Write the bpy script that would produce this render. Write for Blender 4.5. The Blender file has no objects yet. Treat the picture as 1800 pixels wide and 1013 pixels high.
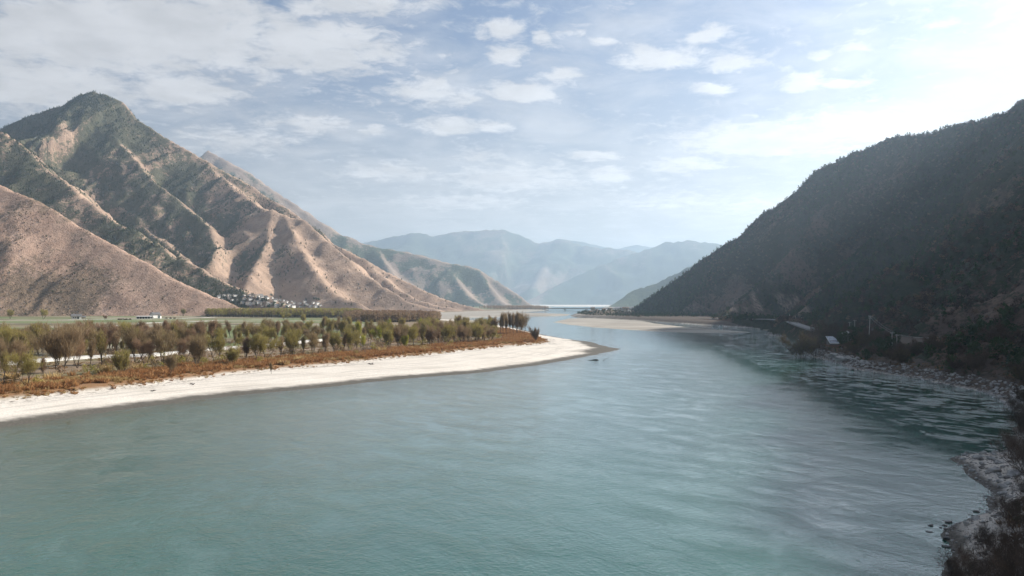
import bpy, math, random
import numpy as np
from mathutils import Vector

# ------------------------------------------------------------------ camera, sky, sun, exposure
SC = bpy.context.scene
COL = SC.collection
F = 1400.0            # focal length in photo pixels (photo is 1800 wide)
HZ = 533.0            # horizon row in the photo
H = 28.0              # camera height above the river
cam_d = bpy.data.cameras.new('camera')
cam = bpy.data.objects.new('camera', cam_d); COL.objects.link(cam)
cam_d.sensor_width = 36.0
cam_d.lens = 36.0 * F / 1800.0
cam_d.shift_y = (HZ - 506.5) / 1800.0
cam_d.clip_start = 0.5
cam_d.clip_end = 80000.0
cam.location = (0, 0, H)
cam.rotation_euler = (math.radians(90), 0, 0)
SC.camera = cam

SUN_AZ = math.radians(65.0)      # to the right of the view direction (+Y)
SUN_EL = math.radians(31.0)
sdir = Vector((math.sin(SUN_AZ) * math.cos(SUN_EL), math.cos(SUN_AZ) * math.cos(SUN_EL), math.sin(SUN_EL)))
sun_d = bpy.data.lights.new('sun', 'SUN')
sun_d.energy = 5.0
sun_d.angle = math.radians(0.5)
sun_d.color = (1.0, 0.95, 0.88)
sun = bpy.data.objects.new('sun', sun_d); COL.objects.link(sun)
sun.rotation_euler = (-sdir).to_track_quat('-Z', 'Y').to_euler()

SC.view_settings.view_transform = 'Standard'
SC.view_settings.look = 'None'
SC.view_settings.gamma = 1.0
SC.view_settings.exposure = 0.76
SC.view_settings.use_curve_mapping = False
SC.cycles.use_denoising = True
SC.cycles.volume_bounces = 1
SC.cycles.max_bounces = 4
SC.cycles.transparent_max_bounces = 8
SC.cycles.sample_clamp_indirect = 6.0


class NT:
    """small helper for node trees"""
    def __init__(self, tree):
        self.t = tree; self.n = tree.nodes; self.l = tree.links

    def add(self, kind, **kw):
        nd = self.n.new(kind)
        for k, v in kw.items():
            setattr(nd, k, v)
        return nd

    def put(self, sock, val):
        if isinstance(val, bpy.types.NodeSocket):
            self.l.new(val, sock)
        elif val is not None:
            sock.default_value = val

    def math(self, op, a, b=None, c=None, clamp=False):
        nd = self.add('ShaderNodeMath', operation=op, use_clamp=clamp)
        self.put(nd.inputs[0], a)
        if b is not None: self.put(nd.inputs[1], b)
        if c is not None: self.put(nd.inputs[2], c)
        return nd.outputs[0]

    def vmath(self, op, a, b=None, out=0):
        nd = self.add('ShaderNodeVectorMath', operation=op)
        self.put(nd.inputs[0], a)
        if b is not None:
            self.put(nd.inputs[3] if op == 'SCALE' else nd.inputs[1], b)
        return nd.outputs[out]

    def noise(self, vec, scale, detail=4, rough=0.55, dist=0.0, out=0):
        nd = self.add('ShaderNodeTexNoise')
        self.put(nd.inputs['Vector'], vec)
        nd.inputs['Scale'].default_value = scale
        nd.inputs['Detail'].default_value = detail
        nd.inputs['Roughness'].default_value = rough
        nd.inputs['Distortion'].default_value = dist
        return nd.outputs[out]

    def step(self, x, lo, hi, a=0.0, b=1.0):
        nd = self.add('ShaderNodeMapRange', interpolation_type='SMOOTHSTEP')
        self.put(nd.inputs[0], x)
        for i, v in zip((1, 2, 3, 4), (lo, hi, a, b)):
            self.put(nd.inputs[i], v)
        return nd.outputs[0]

    def mix(self, fac, a, b, blend='MIX'):
        nd = self.add('ShaderNodeMix', data_type='RGBA', blend_type=blend)
        self.put(nd.inputs[0], fac)
        for s, v in ((nd.inputs[6], a), (nd.inputs[7], b)):
            if isinstance(v, tuple): v = (*v[:3], 1.0)
            self.put(s, v)
        return nd.outputs[2]

    def attr(self, name):
        return self.add('ShaderNodeAttribute', attribute_name=name).outputs['Fac']


def pdir(u, v):
    d = Vector(((u - 900) / F, 1.0, (HZ - v) / F)); d.normalize(); return d


def cloud_uv(u, v):
    d = pdir(u, v); k = d.z + 0.10
    return d.x / k, d.y / k


world = bpy.data.worlds.new('World'); SC.world = world
world.use_nodes = True
w = NT(world.node_tree); w.n.clear()
sky = w.add('ShaderNodeTexSky', sky_type='NISHITA')
sky.sun_disc = False
sky.sun_elevation = SUN_EL
sky.sun_rotation = SUN_AZ
sky.altitude = 1800.0
sky.air_density = 1.0
sky.dust_density = 9.0
sky.ozone_density = 2.0
geo = w.add('ShaderNodeTexCoord').outputs['Generated']
sep = w.add('ShaderNodeSeparateXYZ'); w.put(sep.inputs[0], geo)
k = w.math('ADD', w.math('MAXIMUM', sep.outputs[2], 0.0), 0.10)
comb = w.add('ShaderNodeCombineXYZ')
w.put(comb.inputs[0], w.math('DIVIDE', sep.outputs[0], k))
w.put(comb.inputs[1], w.math('DIVIDE', sep.outputs[1], k))
cuv = comb.outputs[0]
# clouds: (u, v, half width, half height, strength) seen in the photo; a thin general noise carries on round the dome
CLOUDS = [(230, 60, 330, 75, .46), (560, 85, 150, 50, .42), (60, 150, 160, 60, .30), (620, 12, 140, 22, .36), (320, 160, 90, 28, .30),
          (465, 130, 50, 20, .22), (890, 52, 40, 18, .36), (893, 98, 34, 18, .36), (955, 63, 15, 14, .28),
          (1000, 60, 22, 9, .25), (1165, 104, 75, 22, .40), (1240, 62, 38, 16, .36), (1292, 110, 42, 16, .36),
          (1252, 157, 40, 9, .32), (1436, 97, 26, 10, .26), (1415, 143, 32, 17, .3), (1485, 146, 42, 10, .26),
          (978, 134, 36, 14, .36), (915, 165, 60, 16, .36), (755, 160, 70, 20, .26), (775, 145, 22, 10, .2), (790, 222, 60, 16, .28),
          (870, 222, 36, 12, .26), (815, 178, 36, 10, .22), (550, 220, 60, 18, .28), (655, 230, 26, 12, .24),
          (480, 215, 40, 12, .2), (680, 302, 90, 16, .22), (900, 315, 130, 26, .26), (1070, 308, 36, 14, .28),
          (1340, 250, 150, 30, .34), (1520, 222, 130, 28, .32), (1200, 290, 70, 16, .24), (1045, 275, 55, 8, .26), (840, 275, 40, 10, .22),
          (1060, 78, 36, 9, .25), (1515, 82, 30, 10, .22), (800, 355, 120, 16, .2), (1250, 360, 200, 20, .2), (420, 250, 110, 26, .2)]
warp = w.vmath('SUBTRACT', w.noise(cuv, 7.0, 3, out=1), (0.5, 0.5, 0.5))
cw = w.vmath('ADD', cuv, w.vmath('SCALE', warp, 0.10))
boost = None
for (cu, cv, hw, hh, st) in CLOUDS:
    c0 = cloud_uv(cu, cv)
    cx1, cy1 = cloud_uv(cu + hw, cv); cx2, cy2 = cloud_uv(cu, max(cv - hh, -200)); cx3, cy3 = cloud_uv(cu, cv + hh)
    # to the blob's own frame: x / y over half sizes
    sx = abs(cx1 - c0[0]); sy = abs(cy3 - cy2) / 2
    q = w.vmath('MULTIPLY', w.vmath('SUBTRACT', cw, (c0[0], c0[1], 0)), (1 / sx, 1 / sy, 0))
    ln = w.vmath('LENGTH', q, out=1)
    g = w.step(ln, 0.2, 1.7, st * (1.2 if cv < 140 else 1.6), 0.0)
    boost = g if boost is None else w.math('MAXIMUM', boost, g)
fine = w.noise(cuv, 12.0, 9, 0.66, 0.35)
broad = w.noise(cuv, 1.4, 3, 0.5)
dens = w.math('ADD', w.math('MULTIPLY_ADD', w.math('SUBTRACT', fine, 0.5), 1.25, boost),
              w.math('MULTIPLY', w.math('SUBTRACT', broad, 0.5), 0.35))
cover = w.step(dens, -0.06, 0.44, 0.0, 0.92)
veil = w.step(w.noise(cuv, 2.6, 5, 0.6, 0.4), 0.36, 0.72, 0.0, 0.55)
cover = w.math('MAXIMUM', cover, veil)
milky = w.step(sep.outputs[2], 0.0, 0.36, 0.85, 0.0)   # thin milky haze low in the sky, all round
# cloud colour: white, lit by the same sky behind it, so that it is brighter towards the sun
skyc = sky.outputs[0]
bw = w.add('ShaderNodeRGBToBW'); w.put(bw.inputs[0], skyc)
cl = w.math('MULTIPLY_ADD', bw.outputs[0], 0.85, 4.6)
ml = w.math('MULTIPLY_ADD', bw.outputs[0], 0.80, 2.6)
mcol = w.add('ShaderNodeCombineColor')
for i_, k_ in enumerate((1.03, 1.0, 0.965)): w.put(mcol.inputs[i_], w.math('MULTIPLY', ml, k_))
skym = w.mix(milky, skyc, mcol.outputs[0])
shade = w.step(w.noise(cw, 5.0, 4, 0.6), 0.3, 0.7, 0.86, 1.06)
cl = w.math('MULTIPLY', cl, shade)
ccol = w.add('ShaderNodeCombineColor')
w.put(ccol.inputs[0], w.math('MULTIPLY', cl, 1.0)); w.put(ccol.inputs[1], w.math('MULTIPLY', cl, 1.0)); w.put(ccol.inputs[2], w.math('MULTIPLY', cl, 1.015))
bg = w.add('ShaderNodeBackground'); bg.inputs[1].default_value = 0.071
w.put(bg.inputs[0], w.mix(cover, skym, ccol.outputs[0]))
wo = w.add('ShaderNodeOutputWorld'); w.l.new(bg.outputs[0], wo.inputs[0])

# ------------------------------------------------------------------ helpers
rng = np.random.default_rng(7)
rnd = random.Random(11)


def P(u, v, d):
    """a point at distance d ahead that stands at row v, column u of the photo"""
    return ((u - 900) / F * d, d, H + (HZ - v) / F * d)


def G(u, v, z=0.0):
    """the point of the level z seen at (u, v)"""
    d = (H - z) * F / (v - HZ)
    return ((u - 900) / F * d, d)


def _hash(ix, iy, seed):
    n = (ix.astype(np.int64) * 374761393 + iy.astype(np.int64) * 668265263 + seed * 1442695041) & 0xffffffff
    n = ((n ^ (n >> 13)) * 1274126177) & 0xffffffff
    n = ((n ^ (n >> 16)) * 2246822519) & 0xffffffff
    return ((n ^ (n >> 15)) & 0xffffff) / float(0xffffff)


def vnoise(x, y, seed=0):
    ix = np.floor(x); iy = np.floor(y)
    fx = x - ix; fy = y - iy
    fx = fx * fx * fx * (fx * (fx * 6 - 15) + 10); fy = fy * fy * fy * (fy * (fy * 6 - 15) + 10)
    a = _hash(ix, iy, seed); b = _hash(ix + 1, iy, seed); c = _hash(ix, iy + 1, seed); d = _hash(ix + 1, iy + 1, seed)
    return (a + (b - a) * fx) * (1 - fy) + (c + (d - c) * fx) * fy


def fbm(x, y, seed=0, octv=5, gain=0.5):
    s = 0; a = 1.0; t = 0
    for i in range(octv):
        s = s + a * vnoise(x, y, seed + i * 17); t += a
        x = x * 2.03 + 13.7; y = y * 2.03 + 7.1; a *= gain
    return s / t


def sstep(x, a, b):
    t = np.clip((x - a) / (b - a), 0, 1); return t * t * (3 - 2 * t)


def poly_sd(X, Y, poly):
    """signed distance to a polygon, positive inside"""
    p = np.array(poly, float); n = len(p)
    d2 = np.full(X.shape, 1e18); ins = np.zeros(X.shape, bool)
    for i in range(n):
        ax, ay = p[i]; bx, by = p[(i + 1) % n]
        ex, ey = bx - ax, by - ay; L = ex * ex + ey * ey + 1e-12
        t = np.clip(((X - ax) * ex + (Y - ay) * ey) / L, 0, 1)
        dx = X - ax - t * ex; dy = Y - ay - t * ey
        d2 = np.minimum(d2, dx * dx + dy * dy)
        c = ((ay > Y) != (by > Y)) & (X < (bx - ax) * (Y - ay) / ((by - ay) if by != ay else 1e-12) + ax)
        ins ^= c
    d = np.sqrt(d2)
    return np.where(ins, d, -d)


def line_d(X, Y, pts):
    """distance to a 3D polyline in plan, its height and arc length there"""
    best = np.full(X.shape, 1e18); zz = np.zeros(X.shape); tt = np.zeros(X.shape); acc = 0.0
    for (ax, ay, az), (bx, by, bz) in zip(pts[:-1], pts[1:]):
        ex, ey = bx - ax, by - ay; L = ex * ex + ey * ey + 1e-9
        t = np.clip(((X - ax) * ex + (Y - ay) * ey) / L, 0, 1)
        d2 = (X - ax - t * ex) ** 2 + (Y - ay - t * ey) ** 2
        m = d2 < best
        best = np.where(m, d2, best); zz = np.where(m, az + t * (bz - az), zz); tt = np.where(m, acc + t * math.sqrt(L), tt)
        acc += math.sqrt(L)
    return np.sqrt(best), zz, tt


def mesh_np(name, verts, faces, mats=(), attrs=None, smooth=True, mat_idx=None):
    """mesh from numpy arrays; faces (n,3) or (n,4)"""
    me = bpy.data.meshes.new(name)
    verts = np.asarray(verts, np.float32); faces = np.asarray(faces, np.int32)
    nf, k_ = faces.shape
    me.vertices.add(len(verts)); me.vertices.foreach_set('co', verts.ravel())
    me.loops.add(nf * k_); me.loops.foreach_set('vertex_index', faces.ravel())
    me.polygons.add(nf)
    me.polygons.foreach_set('loop_start', np.arange(nf, dtype=np.int32) * k_)
    try:
        me.polygons.foreach_set('loop_total', np.full(nf, k_, np.int32))
    except Exception:
        pass
    me.polygons.foreach_set('use_smooth', np.full(nf, smooth, bool))
    for m in mats: me.materials.append(m)
    if mat_idx is not None: me.polygons.foreach_set('material_index', np.asarray(mat_idx, np.int32))
    for an, av in (attrs or {}).items():
        a = me.attributes.new(an, 'FLOAT', 'POINT'); a.data.foreach_set('value', np.asarray(av, np.float32).ravel())
    me.update(calc_edges=True); me.validate()
    return me


def link(name, me, parent=None, label=None, cat=None, group=None, kind=None):
    o = bpy.data.objects.new(name, me); COL.objects.link(o)
    if parent is not None: o.parent = parent
    if label: o['label'] = label
    if cat: o['category'] = cat
    if group: o['group'] = group
    if kind: o['kind'] = kind
    return o


def empty(name, loc, rz=0.0, sc=1.0, label=None, cat=None, group=None):
    o = link(name, None, None, label, cat, group)
    o.location = loc; o.rotation_euler = (0, 0, rz); o.scale = (sc, sc, sc)
    o.empty_display_size = 0.5
    return o


def grid_faces(ny, nx):
    i = np.arange(ny - 1)[:, None] * nx + np.arange(nx - 1)[None, :]
    return np.stack([i, i + 1, i + nx + 1, i + nx], -1).reshape(-1, 4)


def grid_mesh(name, X, Y, Z, mat, attrs=None, keep=None):
    ny, nx = X.shape
    f = grid_faces(ny, nx)
    v = np.stack([X, Y, Z], -1).reshape(-1, 3)
    if keep is not None:
        kk = keep.ravel()[f].any(axis=1); f = f[kk]
        used = np.zeros(len(v), bool); used[f.ravel()] = True
        remap = np.cumsum(used) - 1
        f = remap[f]; v = v[used]
        attrs = {a: b.ravel()[used] for a, b in (attrs or {}).items()}
    return mesh_np(name, v, f, [mat], attrs)


ONES = ['', 'first', 'second', 'third', 'fourth', 'fifth', 'sixth', 'seventh', 'eighth', 'ninth', 'tenth', 'eleventh', 'twelfth',
        'thirteenth', 'fourteenth', 'fifteenth', 'sixteenth', 'seventeenth', 'eighteenth', 'nineteenth']
TENS = {2: ('twentieth', 'twenty'), 3: ('thirtieth', 'thirty'), 4: ('fortieth', 'forty'), 5: ('fiftieth', 'fifty'), 6: ('sixtieth', 'sixty'),
        7: ('seventieth', 'seventy'), 8: ('eightieth', 'eighty'), 9: ('ninetieth', 'ninety')}


def ordn(n):
    if n >= 100: return 'hundredth' if n == 100 else 'hundred-and-' + ordn(n - 100)
    if n < 20: return ONES[n]
    a, b = divmod(n, 10)
    return TENS[a][0] if b == 0 else TENS[a][1] + '-' + ONES[b]


# ------------------------------------------------------------------ materials
def new_mat(name):
    m = bpy.data.materials.new(name); m.use_nodes = True
    t = NT(m.node_tree)
    b = t.n['Principled BSDF']
    b.inputs['Specular IOR Level'].default_value = 0.2
    return m, t, b


def plain(name, col, rough=0.85, var=0.25, scale=3.0, spec=0.2, bump=0.0, metal=0.0):
    m, t, b = new_mat(name)
    co = t.add('ShaderNodeTexCoord').outputs['Object']
    n = t.noise(co, scale, 5, 0.6)
    c = tuple(x * (1 - var) for x in col); d = tuple(min(1, x * (1 + var)) for x in col)
    t.put(b.inputs['Base Color'], t.mix(t.step(n, 0.3, 0.7), c, d))
    b.inputs['Roughness'].default_value = rough
    b.inputs['Specular IOR Level'].default_value = spec
    b.inputs['Metallic'].default_value = metal
    if bump:
        bp = t.add('ShaderNodeBump'); bp.inputs['Strength'].default_value = bump
        t.put(bp.inputs['Height'], n); t.put(b.inputs['Normal'], bp.outputs[0])
    return m


def foliage(name, a, b_, trans=0.25, rough=0.8):
    """leaf or twig colour that differs from plant to plant and within the plant"""
    m, t, b = new_mat(name)
    oi = t.add('ShaderNodeObjectInfo').outputs['Random']
    co = t.add('ShaderNodeTexCoord').outputs['Object']
    n = t.noise(co, 0.9, 3, 0.6)
    f = t.math('MULTIPLY_ADD', n, 0.9, t.math('MULTIPLY_ADD', oi, 0.9, -0.4), clamp=True)
    c = t.mix(f, a, b_)
    t.put(b.inputs['Base Color'], c)
    b.inputs['Roughness'].default_value = rough
    b.inputs['Specular IOR Level'].default_value = 0.1
    if trans:
        tr = t.add('ShaderNodeBsdfTranslucent'); t.put(tr.inputs[0], c)
        ms = t.add('ShaderNodeMixShader'); ms.inputs[0].default_value = trans
        out = t.n['Material Output']
        t.l.new(b.outputs[0], ms.inputs[1]); t.l.new(tr.outputs[0], ms.inputs[2]); t.l.new(ms.outputs[0], out.inputs[0])
    return m


M_BARK = plain('bark', (0.075, 0.058, 0.045), 0.9, 0.35, 2.0)
M_BARK_PALE = plain('bark_pale', (0.20, 0.175, 0.14), 0.9, 0.35, 1.0)
M_TWIG = foliage('twig_brown', (0.23, 0.155, 0.095), (0.35, 0.255, 0.15), 0.4)
M_TWIG_RED = foliage('twig_red', (0.26, 0.165, 0.105), (0.37, 0.25, 0.155), 0.4)
M_LEAF_OLIVE = foliage('leaf_olive', (0.27, 0.235, 0.070), (0.40, 0.345, 0.10), 0.42)
M_LEAF_LIME = foliage('leaf_lime', (0.30, 0.30, 0.050), (0.42, 0.40, 0.08), 0.4)
M_LEAF_TAN = foliage('leaf_tan', (0.23, 0.175, 0.095), (0.34, 0.26, 0.13), 0.3)
M_PINE = foliage('pine_green', (0.013, 0.032, 0.016), (0.060, 0.100, 0.036), 0.12)
M_EVERGREEN = foliage('evergreen', (0.022, 0.042, 0.017), (0.058, 0.085, 0.030), 0.12)
M_DRYBUSH = foliage('dry_bush', (0.085, 0.058, 0.040), (0.16, 0.115, 0.075), 0.15)
M_HILLBUSH = foliage('hill_bush', (0.045, 0.033, 0.027), (0.095, 0.068, 0.050), 0.1)
M_HILLBUSH2 = foliage('hill_bush_pale', (0.13, 0.085, 0.062), (0.23, 0.155, 0.105), 0.15)
M_BANKLEAF = foliage('bank_leaf', (0.085, 0.072, 0.032), (0.15, 0.12, 0.055), 0.2)
M_BANKTWIG = foliage('bank_twig', (0.055, 0.040, 0.032), (0.115, 0.078, 0.058), 0.15)
M_RUSTY = foliage('rust_grass', (0.32, 0.150, 0.062), (0.47, 0.265, 0.115), 0.35)
M_STRAW = foliage('straw_grass', (0.40, 0.27, 0.11), (0.56, 0.42, 0.21), 0.3)
M_BROWNGRASS = foliage('brown_grass', (0.17, 0.095, 0.045), (0.30, 0.185, 0.085), 0.25)
M_STONE = plain('stone', (0.32, 0.31, 0.29), 0.85, 0.35, 1.3, 0.3, 0.4)
M_STONE_DK = plain('stone_dark', (0.17, 0.155, 0.14), 0.85, 0.35, 1.3, 0.3, 0.4)
M_STONE_WET = plain('stone_wet', (0.05, 0.047, 0.043), 0.35, 0.35, 1.3, 0.5, 0.4)
M_CONCRETE = plain('concrete', (0.52, 0.50, 0.46), 0.9, 0.18, 0.6)
M_WHITEWALL = plain('white_wall', (0.78, 0.76, 0.71), 0.9, 0.08, 0.4)
M_CREAM = plain('cream_wall', (0.55, 0.47, 0.36), 0.9, 0.12, 0.4)
M_MUD = plain('mud_wall', (0.33, 0.25, 0.18), 0.9, 0.15, 0.4)
M_ROOF = plain('tile_roof', (0.13, 0.125, 0.125), 0.85, 0.3, 1.0)
M_ROOF_BROWN = plain('tile_roof_brown', (0.20, 0.155, 0.125), 0.85, 0.3, 1.0)
M_DARK = plain('dark_opening', (0.02, 0.02, 0.02), 0.7, 0.2)
M_POLE = plain('pole_concrete', (0.55, 0.52, 0.48), 0.85, 0.15, 2.0)
M_WIRE = plain('wire', (0.07, 0.07, 0.075), 0.5, 0.1)
M_WIRE_LIGHT = plain('wire_alu', (0.45, 0.45, 0.45), 0.4, 0.1, metal=0.6)
M_POST = plain('fence_post', (0.05, 0.045, 0.04), 0.9, 0.2)
M_WOOD = plain('driftwood', (0.06, 0.05, 0.043), 0.9, 0.3, 4.0)
M_TIN = plain('tin_sheet', (0.50, 0.52, 0.55), 0.45, 0.22, 1.2, 0.5, 0.1, 0.35)
M_PLANK = plain('plank_brown', (0.20, 0.11, 0.07), 0.9, 0.3, 3.0)
M_ASPHALT = plain('road_surface', (0.22, 0.215, 0.21), 0.9, 0.15, 0.5)
M_WHITEPAINT = plain('white_paint', (0.80, 0.79, 0.76), 0.7, 0.06)


def ground_material():
    m, t, b = new_mat('ground_cover')
    co = t.add('ShaderNodeNewGeometry').outputs['Position']
    beach, wet, veg, rb, flat, debris = (t.attr(a) for a in ('beach', 'wet', 'veg', 'rbank', 'flats', 'debris'))
    # gravel
    n1 = t.noise(co, 2.6, 6, 0.75); n2 = t.noise(co, 0.06, 4, 0.6); n3 = t.noise(co, 0.9, 3, 0.7)
    gravel = t.mix(t.step(n1, 0.30, 0.66), (0.47, 0.425, 0.365), (0.82, 0.755, 0.665))
    gravel = t.mix(t.step(n2, 0.4, 0.75, 0, 0.35), gravel, (0.42, 0.37, 0.30))
    gravel = t.mix(t.step(n3, 0.66, 0.72, 0, 0.5), gravel, (0.20, 0.18, 0.16))
    st = t.vmath('MULTIPLY', co, (0.5, 0.5, 1.0))
    shv = t.add('ShaderNodeCombineXYZ'); sp = t.add('ShaderNodeSeparateXYZ'); t.put(sp.inputs[0], co)
    t.put(shv.inputs[0], t.math('MULTIPLY', t.attr('shore'), 0.42)); t.put(shv.inputs[1], t.math('MULTIPLY', sp.outputs[1], 0.03)); t.put(shv.inputs[2], t.math('MULTIPLY', sp.outputs[0], 0.02))
    strand = t.noise(shv.outputs[0], 1.0, 5, 0.6, 0.3)
    gravel = t.mix(t.step(strand, 0.46, 0.66, 0, 0.55), gravel, (0.37, 0.335, 0.29))
    gravel = t.mix(t.step(strand, 0.25, 0.42, 0.4, 0), gravel, (0.55, 0.50, 0.42))
    deb = t.math('MULTIPLY', debris, t.step(t.noise(st, 1.3, 6, 0.75), 0.50, 0.60))
    gravel = t.mix(deb, gravel, (0.11, 0.085, 0.065))
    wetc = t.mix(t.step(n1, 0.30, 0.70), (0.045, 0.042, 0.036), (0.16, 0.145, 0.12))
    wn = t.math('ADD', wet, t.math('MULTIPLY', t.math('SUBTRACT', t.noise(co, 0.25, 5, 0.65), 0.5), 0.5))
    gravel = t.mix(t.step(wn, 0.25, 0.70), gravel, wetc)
    # soil and dead grass under the trees
    s1 = t.noise(co, 0.35, 6, 0.65); s2 = t.noise(co, 0.03, 4, 0.6)
    soil = t.mix(t.step(s1, 0.3, 0.7), (0.145, 0.10, 0.062), (0.30, 0.22, 0.145))
    soil = t.mix(t.step(s2, 0.5, 0.62, 0, 0.6), soil, (0.135, 0.135, 0.055))
    # strips of field
    rot = t.add('ShaderNodeVectorRotate'); rot.inputs['Angle'].default_value = 0.13
    t.put(rot.inputs['Vector'], co)
    strips = t.vmath('MULTIPLY', rot.outputs[0], (0.0065, 0.021, 0.0))
    vo = t.add('ShaderNodeTexVoronoi', distance='CHEBYCHEV'); vo.inputs['Scale'].default_value = 1.0
    t.put(vo.inputs['Vector'], strips)
    cr = t.add('ShaderNodeValToRGB'); e = cr.color_ramp
    e.interpolation = 'CONSTANT'
    cols = [(0, (0.115, 0.145, 0.055)), (.16, (0.20, 0.16, 0.10)), (.30, (0.15, 0.19, 0.075)), (.45, (0.26, 0.225, 0.15)),
            (.58, (0.125, 0.10, 0.065)), (.72, (0.17, 0.20, 0.09)), (.86, (0.30, 0.27, 0.20))]
    e.elements[0].position = 0; e.elements[0].color = (*cols[0][1], 1)
    e.elements[1].position = cols[1][0]; e.elements[1].color = (*cols[1][1], 1)
    for p_, c_ in cols[2:]:
        el = e.elements.new(p_); el.color = (*c_, 1)
    sx = t.add('ShaderNodeSeparateColor'); t.put(sx.inputs[0], vo.outputs['Color'])
    t.put(cr.inputs[0], sx.outputs[0])
    vo2 = t.add('ShaderNodeTexVoronoi', distance='CHEBYCHEV', feature='DISTANCE_TO_EDGE') if False else None
    field = t.mix(t.step(s1, 0.35, 0.75, 0, 0.45), cr.outputs[0], (0.17, 0.145, 0.085))
    land = t.mix(t.attr('field'), soil, field)
    # scrubby litter at the bank edge
    land = t.mix(t.attr('scrub'), land, t.mix(s1, (0.17, 0.085, 0.04), (0.30, 0.18, 0.09)))
    col = t.mix(veg, gravel, land)
    fl = t.mix(t.step(t.noise(t.vmath('MULTIPLY', co, (0.3, 1.0, 1.0)), 0.03, 5, 0.65), 0.35, 0.65), (0.21, 0.185, 0.15), (0.40, 0.36, 0.305))
    col = t.mix(flat, col, fl)
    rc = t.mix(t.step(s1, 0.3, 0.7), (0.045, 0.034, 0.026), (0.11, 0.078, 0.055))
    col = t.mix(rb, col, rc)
    t.put(b.inputs['Base Color'], col)
    b.inputs['Roughness'].default_value = 0.9
    bp = t.add('ShaderNodeBump'); bp.inputs['Strength'].default_value = 0.6; bp.inputs['Distance'].default_value = 0.12
    t.put(bp.inputs['Height'], n1); t.put(b.inputs['Normal'], bp.outputs[0])
    return m


def mountain_material(name, tan_a, tan_b, green_a, green_b, rock=(0.30, 0.25, 0.21), sc=1.0, rk=0.0):
    m, t, b = new_mat(name)
    co = t.add('ShaderNodeNewGeometry').outputs['Position']
    veg = t.attr('veg')
    n1 = t.noise(co, 0.012 * sc, 6, 0.65); n2 = t.noise(co, 0.07 * sc, 5, 0.7); n3 = t.noise(co, 0.22 * sc, 4, 0.7)
    tan = t.mix(t.step(n1, 0.3, 0.7), tan_a, tan_b)
    tan = t.mix(t.step(n3, 0.52, 0.70, 0, 0.55), tan, tuple(x * 0.45 for x in tan_a))
    tan = t.mix(t.step(n2, 0.55, 0.70, 0, 0.45), tan, rock)
    grn = t.mix(t.step(n2, 0.3, 0.7), green_a, green_b)
    f = t.math('ADD', t.math('MULTIPLY_ADD', t.math('SUBTRACT', n1, 0.5), 0.9, veg), t.math('ADD', t.math('MULTIPLY', t.math('SUBTRACT', n2, 0.5), 1.1), t.math('MULTIPLY', t.math('SUBTRACT', n3, 0.5), 0.7)))
    col = t.mix(t.step(f, 0.32, 0.56), tan, grn)
    if rk:
        rr = t.attr('rock')
        rcol = t.mix(t.step(t.noise(t.vmath('MULTIPLY', co, (1, 1, 0.25)), 0.16, 5, 0.7), 0.35, 0.65), (0.07, 0.05, 0.042), (0.34, 0.265, 0.205))
        col = t.mix(rr, col, rcol)
    t.put(b.inputs['Base Color'], col)
    b.inputs['Roughness'].default_value = 0.95
    b.inputs['Specular IOR Level'].default_value = 0.05
    bp = t.add('ShaderNodeBump'); bp.inputs['Strength'].default_value = 0.9; bp.inputs['Distance'].default_value = 5.0 / sc
    t.put(bp.inputs['Height'], t.math('MULTIPLY_ADD', n3, 0.45, n2)); t.put(b.inputs['Normal'], bp.outputs[0])
    return m


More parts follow.
